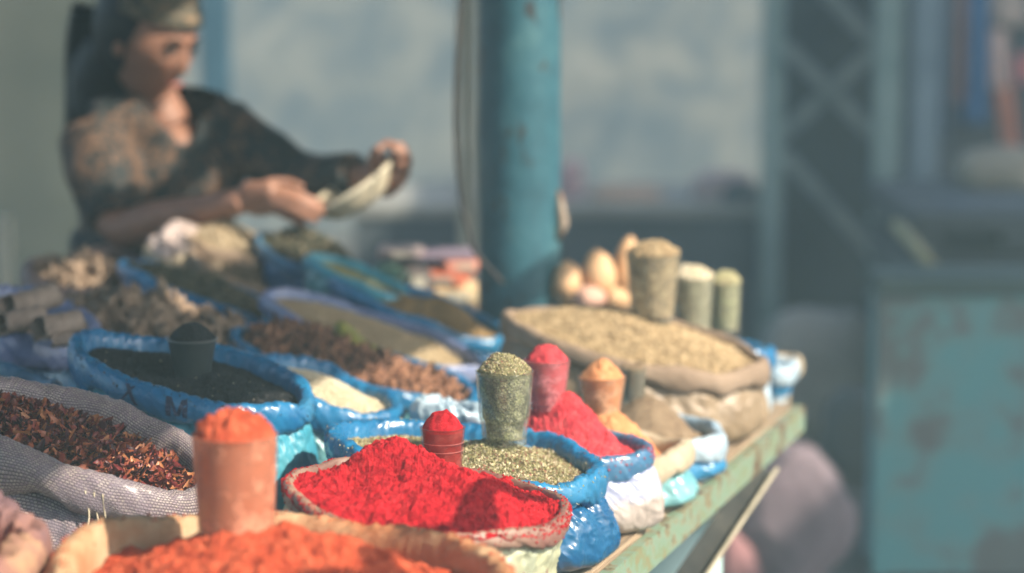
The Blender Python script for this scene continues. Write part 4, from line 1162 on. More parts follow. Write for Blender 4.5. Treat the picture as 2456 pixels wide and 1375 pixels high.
upright('wooden_post', 'cream post cut off by the left edge of the picture', 'post', -2, 6.2, 40, mat('bright cream', [(0.4, (0.6, 0.55, 0.42)), (0.6, (0.7, 0.64, 0.5))], 8, 0.6, 0.3, 40), ztop=at_d(0, 520, 6.2).z)
upright('blue_post', 'blue post half hidden behind the vendor\'s face', 'post', 520, 8.4, 70, mat('deep blue paint', [(0.4, (0.035, 0.09, 0.13)), (0.6, (0.05, 0.12, 0.17))], 8, 0.6, 0.3, 40))

# ---------------------------------------------------------------- wall, tarpaulins, counters
m, t, b = nt('smoke stained wall')
co = coords(t)
n = N(t, 'ShaderNodeTexNoise', i_Scale=3.2, i_Detail=7, i_Roughness=0.6, i_Distortion=0.6); t.links.new(co, n.inputs[0])
r = ramp(t, [(0.3, (0.07, 0.11, 0.14)), (0.43, (0.125, 0.16, 0.18)), (0.56, (0.19, 0.21, 0.205)), (0.7, (0.27, 0.28, 0.26))])
t.links.new(n.outputs[0], r.inputs[0]); t.links.new(r.outputs[0], b.inputs['Base Color']); b.inputs['Roughness'].default_value = 0.9
bp = N(t, 'ShaderNodeBump', i_Strength=0.4, i_Distance=0.01); t.links.new(n.outputs[0], bp.inputs['Height']); t.links.new(bp.outputs[0], b.inputs['Normal'])
M['wall'] = m
wl = thing('plaster_wall', 'long pale grey-blue wall with blotched stains closing the market behind', 'wall', (0, 12, 0))
bm = bmesh.new(); add_box(bm, (0, 0.1, 1.6), (12, 0.2, 3.2))
from_bm('wall_face', bm, M['wall'], wl)
bm = bmesh.new(); add_box(bm, (0, 0.1, 3.23), (12.1, 0.26, 0.06), None, 0.01)
from_bm('coping', bm, M['cream_paint'], wl)
def hanging(name, label, cat, px0, px1, py0, py1, Y, m, folds=6, depth=0.03, group=None, slant=0.0, thick=0.004, nseed=0.0, waist=0.0):
    """cloth hanging with vertical folds, real thickness"""
    a = at_d(px0, py0, Y); c = at_d(px1, py1, Y)
    W = abs(c.x - a.x); Hh = a.z - c.z
    nx_, nz_ = 48, 24
    V = []
    for side in (0, 1):
        for j in range(nz_):
            for i in range(nx_):
                fx, fz = i / (nx_ - 1), j / (nz_ - 1)
                w_ = 1 - waist * (1 - fz)
                x = (fx - 0.5) * W * w_ + slant * fz * Hh
                y = depth * math.sin(fx * folds * 2 * PI + math.sin(fz * 3 + nseed) * 0.8) * (0.4 + 0.6 * fz) + side * thick
                V.append((x, y, -fz * Hh))
    F = []
    n0 = nx_ * nz_
    for j in range(nz_ - 1):
        for i in range(nx_ - 1):
            a_ = j * nx_ + i
            F.append((a_, a_ + 1, a_ + nx_ + 1, a_ + nx_))
            F.append((a_ + n0, a_ + n0 + nx_, a_ + n0 + nx_ + 1, a_ + n0 + 1))
    for j in range(nz_ - 1):
        for i in (0, nx_ - 1):
            a_ = j * nx_ + i; F.append((a_, a_ + nx_, a_ + nx_ + n0, a_ + n0))
    for i in range(nx_ - 1):
        for j in (0, nz_ - 1):
            a_ = j * nx_ + i; F.append((a_, a_ + 1, a_ + 1 + n0, a_ + n0))
    mid = (a + c) / 2
    o = mk(name, V, F, m, None, loc=(mid.x, Y, a.z))
    return tag(o, label, cat, group)
tarp = hanging('canvas_tarp', 'grey-green canvas hanging behind the vendor on the left', 'tarp', -160, 420, -420, 900, 8.6,
        mat('grey green canvas', [(0.3, (0.055, 0.07, 0.058)), (0.7, (0.115, 0.125, 0.1))], 1.4, 0.9, 0.3, 60, detail=3), folds=1.2, depth=0.02)
hanging('dark_tarp', 'dark slate tarpaulin panel between the two sage posts', 'tarp', 1866, 2108, -260, 770, 8.5,
        mat('dark slate tarp', [(0.3, (0.02, 0.035, 0.045)), (0.7, (0.045, 0.065, 0.075))], 2.5, 0.8, 0.3, 60), folds=1.5, depth=0.006)
M['brace_pale'] = mat('dull braces', [(0.4, (0.17, 0.21, 0.21)), (0.6, (0.24, 0.28, 0.27))], 8, 0.6, 0.2)
for (x0, y0, x1, y1, lab) in ((1885, 110, 2110, 340, 'dull diagonal bar, the brightest one crossing the dark panel'), (2105, 110, 1870, 330, 'faint diagonal bar crossing the brightest one'),
                         (1880, 370, 2105, 620, 'lower diagonal bar on the dark panel'), (1980, -20, 2110, 120, 'short diagonal bar at the top of the dark panel')):
    a = at_d(x0, y0, 8.38 if x0 < x1 else 8.41); c = at_d(x1, y1, a.y)
    bm = bmesh.new(); add_bar(bm, Vector((0, 0, 0)), c - a, 0.05, 0.02, 0.003, up=Vector((0, 1, 0)))
    o = from_bm('diagonal_bar', bm, M['brace_pale'], None, loc=a); tag(o, lab, 'brace', 'diagonal bars over the dark panel')
def counter(name, label, px0, px1, py, Y, depth, topm, frontm, battens=True):
    a = at_d(px0, py, Y); c = at_d(px1, py, Y)
    W = c.x - a.x
    root = thing(name, label, 'counter', ((a.x + c.x) / 2, Y + depth / 2, 0))
    bm = bmesh.new(); add_box(bm, (0, 0, a.z - 0.02), (W + 0.04, depth + 0.04, 0.04), None, 0.006)
    from_bm('counter_top', bm, topm, root)
    bm = bmesh.new(); add_box(bm, (0, 0, (a.z - 0.042) / 2), (W, depth, a.z - 0.042), None, 0.004)
    from_bm('front_panel', bm, frontm, root)
    k = max(2, int(W / 0.45))
    for i in range(k + 1) if battens else (0,):
        bm = bmesh.new(); add_box(bm, (-W / 2 + W * i / k, -depth / 2 - 0.012, (a.z - 0.046) / 2), (0.035, 0.02, a.z - 0.05), None, 0.003)
        from_bm('batten', bm, frontm, root)
    return root, a.z
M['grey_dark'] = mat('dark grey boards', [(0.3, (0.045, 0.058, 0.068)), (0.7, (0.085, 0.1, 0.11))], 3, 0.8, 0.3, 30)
M['pale_top'] = mat('pale counter top', [(0.3, (0.2, 0.2, 0.18)), (0.7, (0.34, 0.33, 0.29))], 4, 0.8, 0.3, 30)  # top coloured paler than the front panel
_, zc = counter('market_counter', 'low dark grey counter with a paler top behind the teal post', 860, 1822, 492, 8.3, 0.7, M['pale_top'], M['grey_dark'])
m, t, b = nt('rusting turquoise paint')
co = coords(t)
n = N(t, 'ShaderNodeTexNoise', i_Scale=5.5, i_Detail=4, i_Roughness=0.6); t.links.new(co, n.inputs[0])
r = ramp(t, [(0.42, (0.12, 0.33, 0.35)), (0.5, (0.15, 0.31, 0.32)), (0.58, (0.155, 0.18, 0.175)), (0.72, (0.13, 0.14, 0.14))])
t.links.new(n.outputs[0], r.inputs[0]); t.links.new(r.outputs[0], b.inputs['Base Color']); b.inputs['Roughness'].default_value = 0.7
M['rust_turq'] = m
tq, zt = counter('turquoise_counter', 'turquoise painted counter front with large rusty grey patches at the right', 2122, 2600, 668, 5.7, 0.22, mat('dull green top', [(0.3, (0.05, 0.09, 0.09)), (0.7, (0.09, 0.13, 0.125))], 4, 0.8), M['rust_turq'], battens=False)
# back board and wares at the right
rk = thing('cloth_rack', 'dark slate rack board behind the hanging cloths at the upper right', 'rack', (at_d(2400, 300, 8.9).x, 8.9, 0))
bm = bmesh.new(); add_box(bm, (0.1, 0, 1.3), (0.95, 0.03, 2.6), None, 0.004)
from_bm('back_board', bm, mat('slate board', [(0.3, (0.06, 0.075, 0.09)), (0.7, (0.12, 0.13, 0.14))], 3, 0.8), rk)
bm = bmesh.new(); add_bar(bm, Vector((-0.4, -0.12, 1.66)), Vector((0.6, -0.12, 1.66)), 0.03, 0.03)
add_box(bm, (-0.36, -0.06, 1.66), (0.03, 0.12, 0.03)); add_box(bm, (0.56, -0.06, 1.66), (0.03, 0.12, 0.03))
from_bm('rail', bm, M['brace_pale'], rk)
def dyed(name, c, k=0.75): return mat(name, [(0.3, tuple(min(0.8, x * k * 1.35) for x in c)), (0.7, tuple(min(0.8, x * 1.35) for x in c))], 8, 0.85, 0.3, 60)
gq = 'cloths and clothes hanging at the upper right'
for (x0, x1, y0, y1, col_, lab, sl_) in (
        (2286, 2316, -120, 250, (0.26, 0.14, 0.12), 'narrow brownish pink cloth, leftmost on the rack', 0.0),
        (2314, 2362, -120, 300, (0.05, 0.14, 0.28), 'long dark blue cloth on the rack', 0.02),
        (2366, 2412, 70, 215, (0.62, 0.42, 0.36), 'short pale pink cloth above the orange one', 0.1),
        (2386, 2426, 205, 380, (0.52, 0.2, 0.13), 'slanting orange red cloth on the rack', 0.16),
        (2352, 2480, -140, 60, (0.42, 0.33, 0.28), 'wide beige pink cloth at the top right corner', 0.0),
        (2436, 2480, 130, 200, (0.55, 0.2, 0.2), 'small rose cloth touching the right edge', 0.0),
        (2258, 2286, -120, 330, (0.09, 0.12, 0.16), 'dark slate cloth beside the bluish post', 0.0)):
    hanging('hanging_cloth', lab, 'cloth', x0, x1, y0, y1, 8.72 if x1 - x0 < 100 else 8.8, dyed(lab, col_), folds=1.5, depth=0.012, group=gq, slant=sl_)
def bundle(name, label, cat, px, py, Y, wpx, hpx, m, seed, group=None, ground=False, rot=0.0, squash=1.0, dy=None, knot=True):
    """filled soft bag: rounded, creased, resting flat"""
    s = FPX / Y
    c = at_d(px, py, Y)
    w, h = wpx / 2 / s, hpx / 2 / s
    V, F = ellipsoid((0, 0, 0), (1, 1, 1), None, 64, 40)
    V = np.array(V)
    P3 = np.sign(V) * np.abs(V) ** 0.72
    d = 1 + 0.16 * fbm(V * 1.6 + seed, 3) + 0.05 * ridged(V * 4 + seed, 3)
    P3 = P3 * d[:, None] * np.array([w, (dy or w * 0.7), h])
    cr, sr = math.cos(rot), math.sin(rot)
    x = P3[:, 0] * cr - P3[:, 2] * sr; z = P3[:, 0] * sr + P3[:, 2] * cr
    P3[:, 0], P3[:, 2] = x, z
    zmin = P3[:, 2].min()
    base = c.z + zmin
    if ground is not False:
        P3[:, 2] = P3[:, 2] + (ground - base) * (1 - (P3[:, 2] - zmin) / (P3[:, 2].max() - zmin))
        P3[:, 2] -= (ground - c.z); base = ground
        zb = 0.0
    else:
        P3[:, 2] -= zmin
    P3[:, 2] = np.maximum(P3[:, 2], 0.004 * 0)
    o = mk(name, P3, F, m, None, loc=(c.x, Y, base))
    return tag(o, label, cat, group)
M['greysack'] = mat('grey sacking', [(0.3, (0.2, 0.19, 0.17)), (0.7, (0.34, 0.32, 0.28))], 6, 0.9, 0.5, 60)
bundle('stuffed_sack', 'grey-brown stuffed sack on the ground beside the turquoise counter', 'sack', 1965, 880, 7.3, 290, 290, M['greysack'], 3.0, 'stuffed sacks on the ground', ground=0.0)
bundle('stuffed_sack', 'large pale mauve sack lying on the ground under the table end', 'sack', 1905, 1205, 5.5, 270, 265, mat('mauve sacking', [(0.3, (0.17, 0.13, 0.155)), (0.7, (0.25, 0.2, 0.225))], 5, 0.9, 0.5, 40), 5.0, 'stuffed sacks on the ground', rot=0.75, ground=0.0)
bundle('stuffed_sack', 'dull red bundle tucked against the pale mauve sack', 'sack', 1770, 1300, 5.45, 110, 60, mat('dull red sacking', [(0.3, (0.3, 0.14, 0.15)), (0.7, (0.36, 0.2, 0.2))], 5, 0.9, 0.5, 40), 6.0, 'stuffed sacks on the ground', rot=-0.4, ground=0.0)
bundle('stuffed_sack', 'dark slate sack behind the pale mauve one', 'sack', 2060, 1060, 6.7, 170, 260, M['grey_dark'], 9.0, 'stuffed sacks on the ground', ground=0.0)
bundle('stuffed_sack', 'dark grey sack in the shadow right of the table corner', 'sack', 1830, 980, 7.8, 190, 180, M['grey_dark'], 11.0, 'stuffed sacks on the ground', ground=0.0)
gg = 'goods on the low counter behind the post'
bundle('goods_bundle', 'beige pink bundle at the right end of the low counter', 'bundle', 1735, 455, 8.5, 150, 90, dyed('beige pink', (0.36, 0.27, 0.25)), 13.0, gg)
bundle('goods_bundle', 'dark round bundle in front of the beige pink one', 'bundle', 1780, 470, 8.4, 90, 70, M['grey_dark'], 14.0, gg)
bundle('goods_bundle', 'low tan bundle in the middle of the low counter', 'bundle', 1500, 472, 8.5, 170, 50, dyed('tan bundle', (0.36, 0.25, 0.18)), 15.0, gg)
bundle('goods_bundle', 'pinkish bundle right beside the teal post', 'bundle', 1368, 440, 8.5, 60, 110, dyed('pinkish bundle', (0.38, 0.26, 0.27)), 16.0, gg)
gt = 'goods piled over the turquoise counter'
bundle('goods_bundle', 'beige grain sack on the pile over the turquoise counter', 'bundle', 2390, 410, 7.6, 190, 110, dyed('beige sack', (0.26, 0.23, 0.18)), 17.0, gt)
bundle('goods_bundle', 'big dark round bundle over the turquoise counter', 'bundle', 2360, 560, 7.2, 330, 190, dyed('dark bundle', (0.08, 0.095, 0.11)), 18.0, gt)
bundle('goods_bundle', 'mauve grey bundle left on the pile over the turquoise counter', 'bundle', 2225, 525, 7.4, 100, 110, dyed('mauve bundle', (0.17, 0.15, 0.2)), 19.0, gt)
rc = at_d(2360, 668, 7.4)
sh = thing('pallet_stack', 'dark pallet stack carrying the bundles behind the turquoise counter', 'pallet', (rc.x, 7.35, 0))
for k in range(6):
    bm = bmesh.new(); add_box(bm, (0, 0, 0.06 + k * 0.13), (0.62, 0.9, 0.05), None, 0.004)
    for dx in (-0.26, 0, 0.26): add_box(bm, (dx, 0, 0.01 + k * 0.13), (0.08, 0.88, 0.045))
    from_bm('pallet', bm, M['grey_dark'], sh)
a = at_d(2150, 540, 6.9); c = at_d(2235, 640, 6.5)
v, f2 = tube([a, (a + c) / 2 + Vector((0, 0, 0.004)), c], [0.016, 0.018, 0.016], 10)
v = np.array(v) - np.array(a)
o = mk('yellow_stick', v, f2, dyed('dull yellow', (0.36, 0.32, 0.18)), None, loc=a)
tag(o, 'short dull yellow stick leaning over the turquoise counter', 'stick')
# pale drum under the table
dc = at_d(1540, 1300, 3.85)
dr = thing('plastic_drum', 'pale turquoise plastic drum standing under the table behind the brace', 'drum', (dc.x, 3.85, 0))
V, F = lathe([(0.001, 0.0), (0.12, 0.0), (0.13, 0.012), (0.132, 0.2), (0.136, 0.21), (0.132, 0.22), (0.132, 0.42), (0.136, 0.43), (0.132, 0.44), (0.13, 0.6), (0.12, 0.615), (0.001, 0.617)], 64)
mk('drum_body', V, F, mat('pale turquoise plastic', [(0.4, (0.42, 0.62, 0.62)), (0.6, (0.5, 0.7, 0.69))], 4, 0.4, 0.1), dr)
V, F = lathe([(0.001, 0.618), (0.118, 0.618), (0.122, 0.624), (0.122, 0.64), (0.116, 0.645), (0.001, 0.645)], 48)
mk('lid', V, F, M['cream_paint'], dr)
# packets beyond the table, between vendor and post
bq = at_d(1060, 722, 4.72)
bench = thing('packet_bench', 'small bench behind the table carrying coloured packets', 'bench', (bq.x, 4.72, 0))
bm = bmesh.new(); add_box(bm, (0, 0, bq.z - 0.012), (0.4, 0.2, 0.022), None, 0.003)
from_bm('bench_top', bm, M['boards'], bench)
for dx, dy in ((-0.18, -0.08), (0.18, -0.08), (-0.18, 0.08), (0.18, 0.08)):
    bm = bmesh.new(); add_box(bm, (dx, dy, (bq.z - 0.024) / 2), (0.03, 0.03, bq.z - 0.026)); from_bm('leg', bm, M['boards'], bench)
gp = 'packets stacked beside the teal post'
for (x, y, w_, h_, dY, col_, lab, rz) in (
        (1092, 700, 120, 40, 0.0, (0.62, 0.48, 0.3), 'cream packet at the bottom of the stack beside the post', 0.1),
        (1070, 662, 110, 34, 0.0, (0.6, 0.2, 0.12), 'brick red packet in the middle of the stack', -0.12),
        (1105, 632, 95, 24, 0.01, (0.66, 0.27, 0.2), 'salmon packet near the top of the stack', 0.15),
        (985, 668, 70, 60, -0.02, (0.12, 0.1, 0.1), 'dark packet left of the coloured stack', 0.3),
        (1030, 608, 230, 14, 0.03, (0.2, 0.16, 0.21), 'flat mauve folded cloth on top of the packets', 0.04),
        (960, 602, 110, 16, 0.0, (0.42, 0.34, 0.33), 'flat pale pink folded cloth at the left of the packets', 0.0),
        (940, 655, 34, 34, -0.05, (0.3, 0.5, 0.36), 'tiny mint green packet at the left of the stack', 0.4)):
    c = at_d(x, y, 4.68 + dY); s = FPX / 4.68
    root = thing('spice_packet' if 'cloth' not in lab else 'folded_cloth', lab, 'packet' if 'cloth' not in lab else 'cloth', (c.x, c.y, c.z - h_ / 2 / s), gp, rz)
    bm = bmesh.new(); add_box(bm, (0, 0, h_ / 2 / s), (w_ / s, 0.12, h_ / s), None, min(0.006, h_ / s * 0.3))
    from_bm('wrapper', bm, dyed(lab, col_), root)
    bm = bmesh.new(); add_box(bm, (0, 0, h_ / 2 / s), (w_ / s * 0.5, 0.1215, h_ / s * 0.55), None, 0.001)
    from_bm('paper_band', bm, M['cream_paint'] if 'mauve' not in lab else dyed('mauve band', (0.17, 0.14, 0.19)), root)

# ---------------------------------------------------------------- the awning over the stall (above the picture), its tears added for sun spots
AZ = 2.35
kz = (AZ - 0.95) / SUN.z
sh_ = Vector((SUN.x * kz, SUN.y * kz))
e0 = Vector((-0.47, 2.9)) + sh_; e1 = Vector((-0.10, 3.8)) + sh_
ed = (e1 - e0).normalized(); en = Vector((-ed.y, ed.x))
if en.x > 0: en = -en
holes = []  # openings placed where sun should fall below
def hole(px, py, Y, r):
    p = at_d(px, py, Y); k = (AZ - p.z) / SUN.z
    holes.append((p.x + SUN.x * k, p.y + SUN.y * k, r))
post_holes = [(1320, y_, 4.3, 0.09) for y_ in range(-260, 780, 50)]  # row added so sun reaches the whole post
for h_ in post_holes + [(450, 120, 4.55, 0.115), (425, 300, 4.6, 0.07), (240, 330, 4.6, 0.05), (250, 440, 4.58, 0.04), (620, 470, 4.42, 0.03), (720, 470, 4.4, 0.06), (930, 400, 4.45, 0.13), (840, 480, 4.42, 0.09), (560, 570, 4.42, 0.09),
           (500, 420, 4.6, 0.04), (440, 620, 4.4, 0.04), (220, 650, 4.3, 0.02), (330, 610, 4.4, 0.03), (430, 740, 3.85, 0.025), (900, 600, 4.5, 0.05), (690, 640, 4.4, 0.03), (150, 690, 4.2, 0.03), (1070, 690, 4.68, 0.11)]:
    hole(*h_)
cell = 0.03
na, nb = int(7.0 / cell), int(3.6 / cell)
V = np.zeros((na * nb, 3)); keep = np.zeros((na - 1) * (nb - 1), bool)
A_, B_ = np.meshgrid(np.arange(na), np.arange(nb), indexing='ij')
a_ = (A_.ravel() * cell - 3.2); b_ = B_.ravel() * cell
edge_n = 0.02 * vnoise(np.stack([a_ * 3, 0 * a_, 0 * a_], 1)) 
xs = e0.x + ed.x * a_ + en.x * (b_ + edge_n); ys = e0.y + ed.y * a_ + en.y * (b_ + edge_n)
zs = AZ + 0.02 * fbm(np.stack([xs * 1.2, ys * 1.2, 0 * xs], 1), 2)
V = np.stack([xs, ys, zs], 1)
cx_ = V[:, 0]; cy_ = V[:, 1]
open_ = np.zeros(len(V), bool)
wob = 0.03 * vnoise(np.stack([cx_ * 22, cy_ * 22, 0 * cx_], 1))
for hx, hy, hr in holes: open_ |= ((cx_ - hx) ** 2 + (cy_ - hy) ** 2) < (hr + wob) ** 2
F = []
O2 = open_.reshape(na, nb)
idx = np.arange(na * nb).reshape(na, nb)
ok = ~(O2[:-1, :-1] | O2[1:, :-1] | O2[1:, 1:] | O2[:-1, 1:])
F = np.stack([idx[:-1, :-1][ok], idx[1:, :-1][ok], idx[1:, 1:][ok], idx[:-1, 1:][ok]], 1)
V2 = V.copy(); V2[:, 2] += 0.004
aw = thing('shade_awning', 'old canvas awning over the spice table, its tears added to let sun through', 'awning', (e0.x, e0.y, 0))
off_ = np.array([e0.x, e0.y, 0])
mk('canvas', np.concatenate([V, V2]) - off_, np.concatenate([F[:, ::-1], F + len(V)]), mat('old canvas', [(0.3, (0.2, 0.19, 0.16)), (0.7, (0.3, 0.28, 0.24))], 5, 0.9, 0.2, 60), aw)
bm = bmesh.new()
q0 = Vector((*(e0 + ed * -3.2), AZ + 0.03)); q1 = Vector((*(e0 + ed * 3.7), AZ + 0.03))
add_bar(bm, q0 - Vector(off_), q1 - Vector(off_), 0.04, 0.04)
from_bm('rail', bm, M['boards'], aw)
for q in (e0 + ed * -3.0, e0 + ed * 3.6 + en * 0.05, e0 + ed * -3.0 + en * 3.4, e0 + ed * 0.2 + en * 3.4):
    bm = bmesh.new(); add_box(bm, Vector((q.x, q.y, AZ / 2)) - Vector(off_), (0.06, 0.06, AZ - 0.01)); from_bm('leg', bm, M['teal_paint'], aw)
# strips added out of view on the customers' side to shade the powders
def add_shade_strip(px, py, Y, L_, w_, zf, label):
    p = at_d(px, py, Y); k = (zf - p.z) / SUN.z
    o_ = Vector((p.x + SUN.x * k, p.y + SUN.y * k, zf))
    nx_, ny_ = 24, 10; V = []
    for s_ in (0, 1):
        for i in range(nx_):
            for j in range(ny_):
                a1 = (i / (nx_ - 1) - 0.5) * L_; b1 = (j / (ny_ - 1) - 0.5) * w_ * (1 + 0.4 * math.sin(i * 0.7))
                V.append((ed.x * a1 + en.x * b1, ed.y * a1 + en.y * b1, 0.02 * math.sin(i * 0.5) + s_ * 0.004))
    F = []
    for i in range(nx_ - 1):
        for j in range(ny_ - 1):
            a1 = i * ny_ + j; F.append((a1, a1 + ny_, a1 + ny_ + 1, a1 + 1)); a2 = a1 + nx_ * ny_; F.append((a2, a2 + 1, a2 + ny_ + 1, a2 + ny_))
    o = mk('shade_strip', V, F, M['boards'], None, loc=o_)
    tag(o, label, 'cloth')
add_shade_strip(1150, 1215, 2.68, 0.30, 0.055, 1.75, 'loose strip of canvas stretched beside the awning on the customers\' side')
add_shade_strip(930, 1340, 2.36, 0.16, 0.06, 1.75, 'second shorter added strip out of view, shading the orange powder')
# second awning, added out of view to shade the goods on the right
a2 = thing('shade_awning', 'large added canvas awning, out of view, shading the goods at the back right', 'awning', (6.0, 5.08, 0))
bm = bmesh.new()
for x0_, x1_, y0_, y1_ in ((-2.4, -1.38, -2.53, -1.95), (-1.0, 2.4, -2.9, -1.95), (-2.4, 2.4, -1.95, 2.52)):  # gap left so sun reaches the mauve sack
    add_box(bm, ((x0_ + x1_) / 2, (y0_ + y1_) / 2, 4.5), (x1_ - x0_, y1_ - y0_, 0.012))
from_bm('canvas', bm, bpy.data.materials['old canvas'], a2)
for dx, dy in ((2.1, -2.2), (2.1, 2.2)):
    bm = bmesh.new(); add_box(bm, (dx, dy, 2.245), (0.06, 0.06, 4.49)); from_bm('leg', bm, M['sage_paint'], a2)

# ---------------------------------------------------------------- the vendor
def skin_mat():
    m, t, b = nt('skin')
    co = coords(t)
    n = N(t, 'ShaderNodeTexNoise', i_Scale=30, i_Detail=4); t.links.new(co, n.inputs[0])
    r = ramp(t, [(0.3, (0.27, 0.13, 0.085)), (0.7, (0.38, 0.19, 0.125))]); t.links.new(n.outputs[0], r.inputs[0])
    t.links.new(r.outputs[0], b.inputs['Base Color']); b.inputs['Roughness'].default_value = 0.5
    b.inputs['Subsurface Weight'].default_value = 0.08; b.inputs['Subsurface Scale'].default_value = 0.01
    return m
M['skin'] = skin_mat()
PB = at_d(372, 600, 4.75)
person_base = Vector((PB.x, 4.75, 0))
person = thing('person', 'vendor in a dark gold-patterned dress and headscarf leaning over the sacks, opening a pale bowl in both hands', 'person', person_base)
person['label'] = 'vendor in dark gold-patterned dress leaning over the sacks with a pale bowl in both hands'
def L3(px, py, Y): return at_d(px, py, Y) - person_base
# head
hc = L3(362, 92, 4.66)
fw = Vector((0.80, -0.60, -0.36)).normalized()
lf = Vector((0, 0, 1)).cross(fw).normalized()
upv = fw.cross(lf).normalized()
HR = Matrix((fw, lf, upv)).transposed()
def head_mesh(scale=1.0, grow=0.0):
    V0, F0 = ellipsoid((0, 0, 0), (1, 1, 1), None, 96, 72)
    D = np.array(V0)
    x, y, z = D[:, 0], D[:, 1], D[:, 2]
    X = x * 0.098; Y = y * 0.076; Z = z * 0.122
    low = np.clip(-z, 0, 1)
    Y = Y * (1 - 0.34 * low ** 1.3); X = X * (1 - 0.10 * low)
    X = np.where((x < 0) & (z < -0.3), X * (1 - 0.35 * np.clip(-z - 0.3, 0, 1)), X)
    front = np.clip(x, 0, 1) ** 1.0
    X = X * np.where(x > 0, 0.94, 1)
    g = lambda y0, z0, sy, sz: np.exp(-((np.abs(y) - y0) / sy) ** 2 - ((z - z0) / sz) ** 2)
    nosep = np.clip((0.16 - z) / 0.40, 0, 1) * (z > -0.26) + np.exp(-((z + 0.26) / 0.05) ** 2) * (z <= -0.26)
    X = X + front * (0.027 * nosep * np.exp(-(y / (0.10 + 0.09 * np.clip(-z + 0.1, 0, 1))) ** 2)
        + 0.006 * g(0.3, 0.24, 0.3, 0.08) - 0.012 * g(0.36, 0.08, 0.17, 0.09) + 0.005 * g(0.5, -0.15, 0.2, 0.18)
        + 0.008 * g(0, -0.47, 0.24, 0.09) - 0.005 * g(0, -0.475, 0.26, 0.018) - 0.004 * g(0, -0.62, 0.2, 0.06) + 0.009 * g(0, -0.82, 0.25, 0.14))
    P3 = np.stack([X, Y, Z], 1) * scale
    if grow: P3 = P3 + D * grow
    return P3, F0
HP, HF = head_mesh()
R3 = np.array(HR)
def to_head(P3): return (np.asarray(P3) @ R3.T + np.array(hc))
pieces = [(to_head(HP), HF)]
for sgn in (-1, 1):
    ev, ef = ellipsoid((-0.008, 0.074 * sgn, -0.008), (0.016, 0.009, 0.03), None, 16, 12)
    pieces.append((to_head(ev), ef))
neck_b = L3(392, 300, 4.70)
def tb(pts, radii, n=20, flat=1.0, upv=(0, 1, 0), k=20):
    sp = smooth_path(pts, k)
    rr = np.interp(np.linspace(0, 1, k), np.linspace(0, 1, len(radii)), radii)
    return tube(sp, rr, n, True, flat, upv)
pieces.append(tb([hc + Vector((-0.012, 0.03, -0.05)), hc + Vector((0.0, 0.035, -0.12)), neck_b], [0.05, 0.046, 0.056]))
cz = [(392, 268), (385, 320), (378, 420), (374, 540), (370, 700)]
tor = [L3(x, y, 4.72) for x, y in cz]
pieces.append(tb(tor, [0.045, 0.125, 0.15, 0.13, 0.14], 28, 0.62))
shR, elR, wrR = L3(222, 318, 4.66), L3(285, 545, 4.54), L3(585, 482, 4.40)
shL, elL, wrL = L3(535, 310, 4.74), L3(720, 432, 4.64), L3(880, 425, 4.50)
pieces.append(tb([shR, (shR + elR) / 2, elR, (elR * 0.7 + wrR * 0.3), wrR], [0.05, 0.042, 0.036, 0.036, 0.024], 18))
pieces.append(tb([shL, (shL + elL) / 2, elL, (elL * 0.6 + wrL * 0.4), wrL], [0.05, 0.042, 0.036, 0.034, 0.024], 18))
def fing(pts, r0=0.0088, r1=0.0068):
    P = [L3(*p) for p in pts]
    return tb(P, [r0, r0 * 0.95, r0 * 0.9, r1], 12, k=14)
pc_, pd_ = L3(600, 478, 4.395), L3(662, 474, 4.375)
pieces.append(tb([wrR, pc_, pd_], [0.024, 0.036, 0.034], 18, 0.5, upv=(0, 1, 0.2)))
for p in ([(650, 452, 4.38), (700, 460, 4.37), (745, 478, 4.37), (776, 492, 4.38)], [(656, 468, 4.37), (708, 482, 4.35), (750, 500, 4.355), (778, 512, 4.37)],
          [(652, 484, 4.365), (698, 502, 4.35), (736, 520, 4.355), (760, 532, 4.37)], [(644, 496, 4.37), (680, 515, 4.36), (710, 530, 4.36), (730, 542, 4.37)]):
    pieces.append(fing(p))
pieces.append(fing([(612, 462, 4.41), (645, 440, 4.43), (690, 438, 4.44), (728, 452, 4.43)], 0.0105, 0.008))
pieces.append(tb([wrL, L3(915, 428, 4.47), L3(948, 398, 4.455)], [0.024, 0.04, 0.036], 18, 0.6, upv=(0, 1, 0.2)))
for p in ([(940, 388, 4.46), (950, 358, 4.45), (930, 344, 4.43), (908, 358, 4.42)], [(952, 396, 4.45), (972, 368, 4.44), (958, 348, 4.42), (932, 356, 4.41)],
          [(956, 412, 4.45), (980, 392, 4.44), (970, 368, 4.42), (944, 372, 4.41)], [(950, 428, 4.46), (974, 416, 4.45), (970, 396, 4.43), (950, 392, 4.42)]):
    pieces.append(fing(p))
pieces.append(fing([(905, 412, 4.46), (893, 388, 4.44), (900, 364, 4.42), (914, 356, 4.41)], 0.0105, 0.008))
hipz = 0.78
for dx in (-0.085, 0.085):
    hp = Vector((dx, 0.02, hipz)); 
    pieces.append(tb([hp, Vector((dx * 0.95, 0.0, 0.44)), Vector((dx * 0.9, 0.03, 0.07))], [0.085, 0.055, 0.036], 18))
    pieces.append(tb([Vector((dx * 0.9, 0.05, 0.035)), Vector((dx, -0.06, 0.03)), Vector((dx * 1.05, -0.16, 0.022))], [0.034, 0.036, 0.022], 14, 0.7))
pieces.append(tb([tor[-1] + Vector((0, 0, 0.1)), Vector((0, 0.01, hipz - 0.04))], [0.135, 0.15], 28, 0.7, k=8))
body = voxel('body', pieces, 0.0045, M['skin'], person, 5)
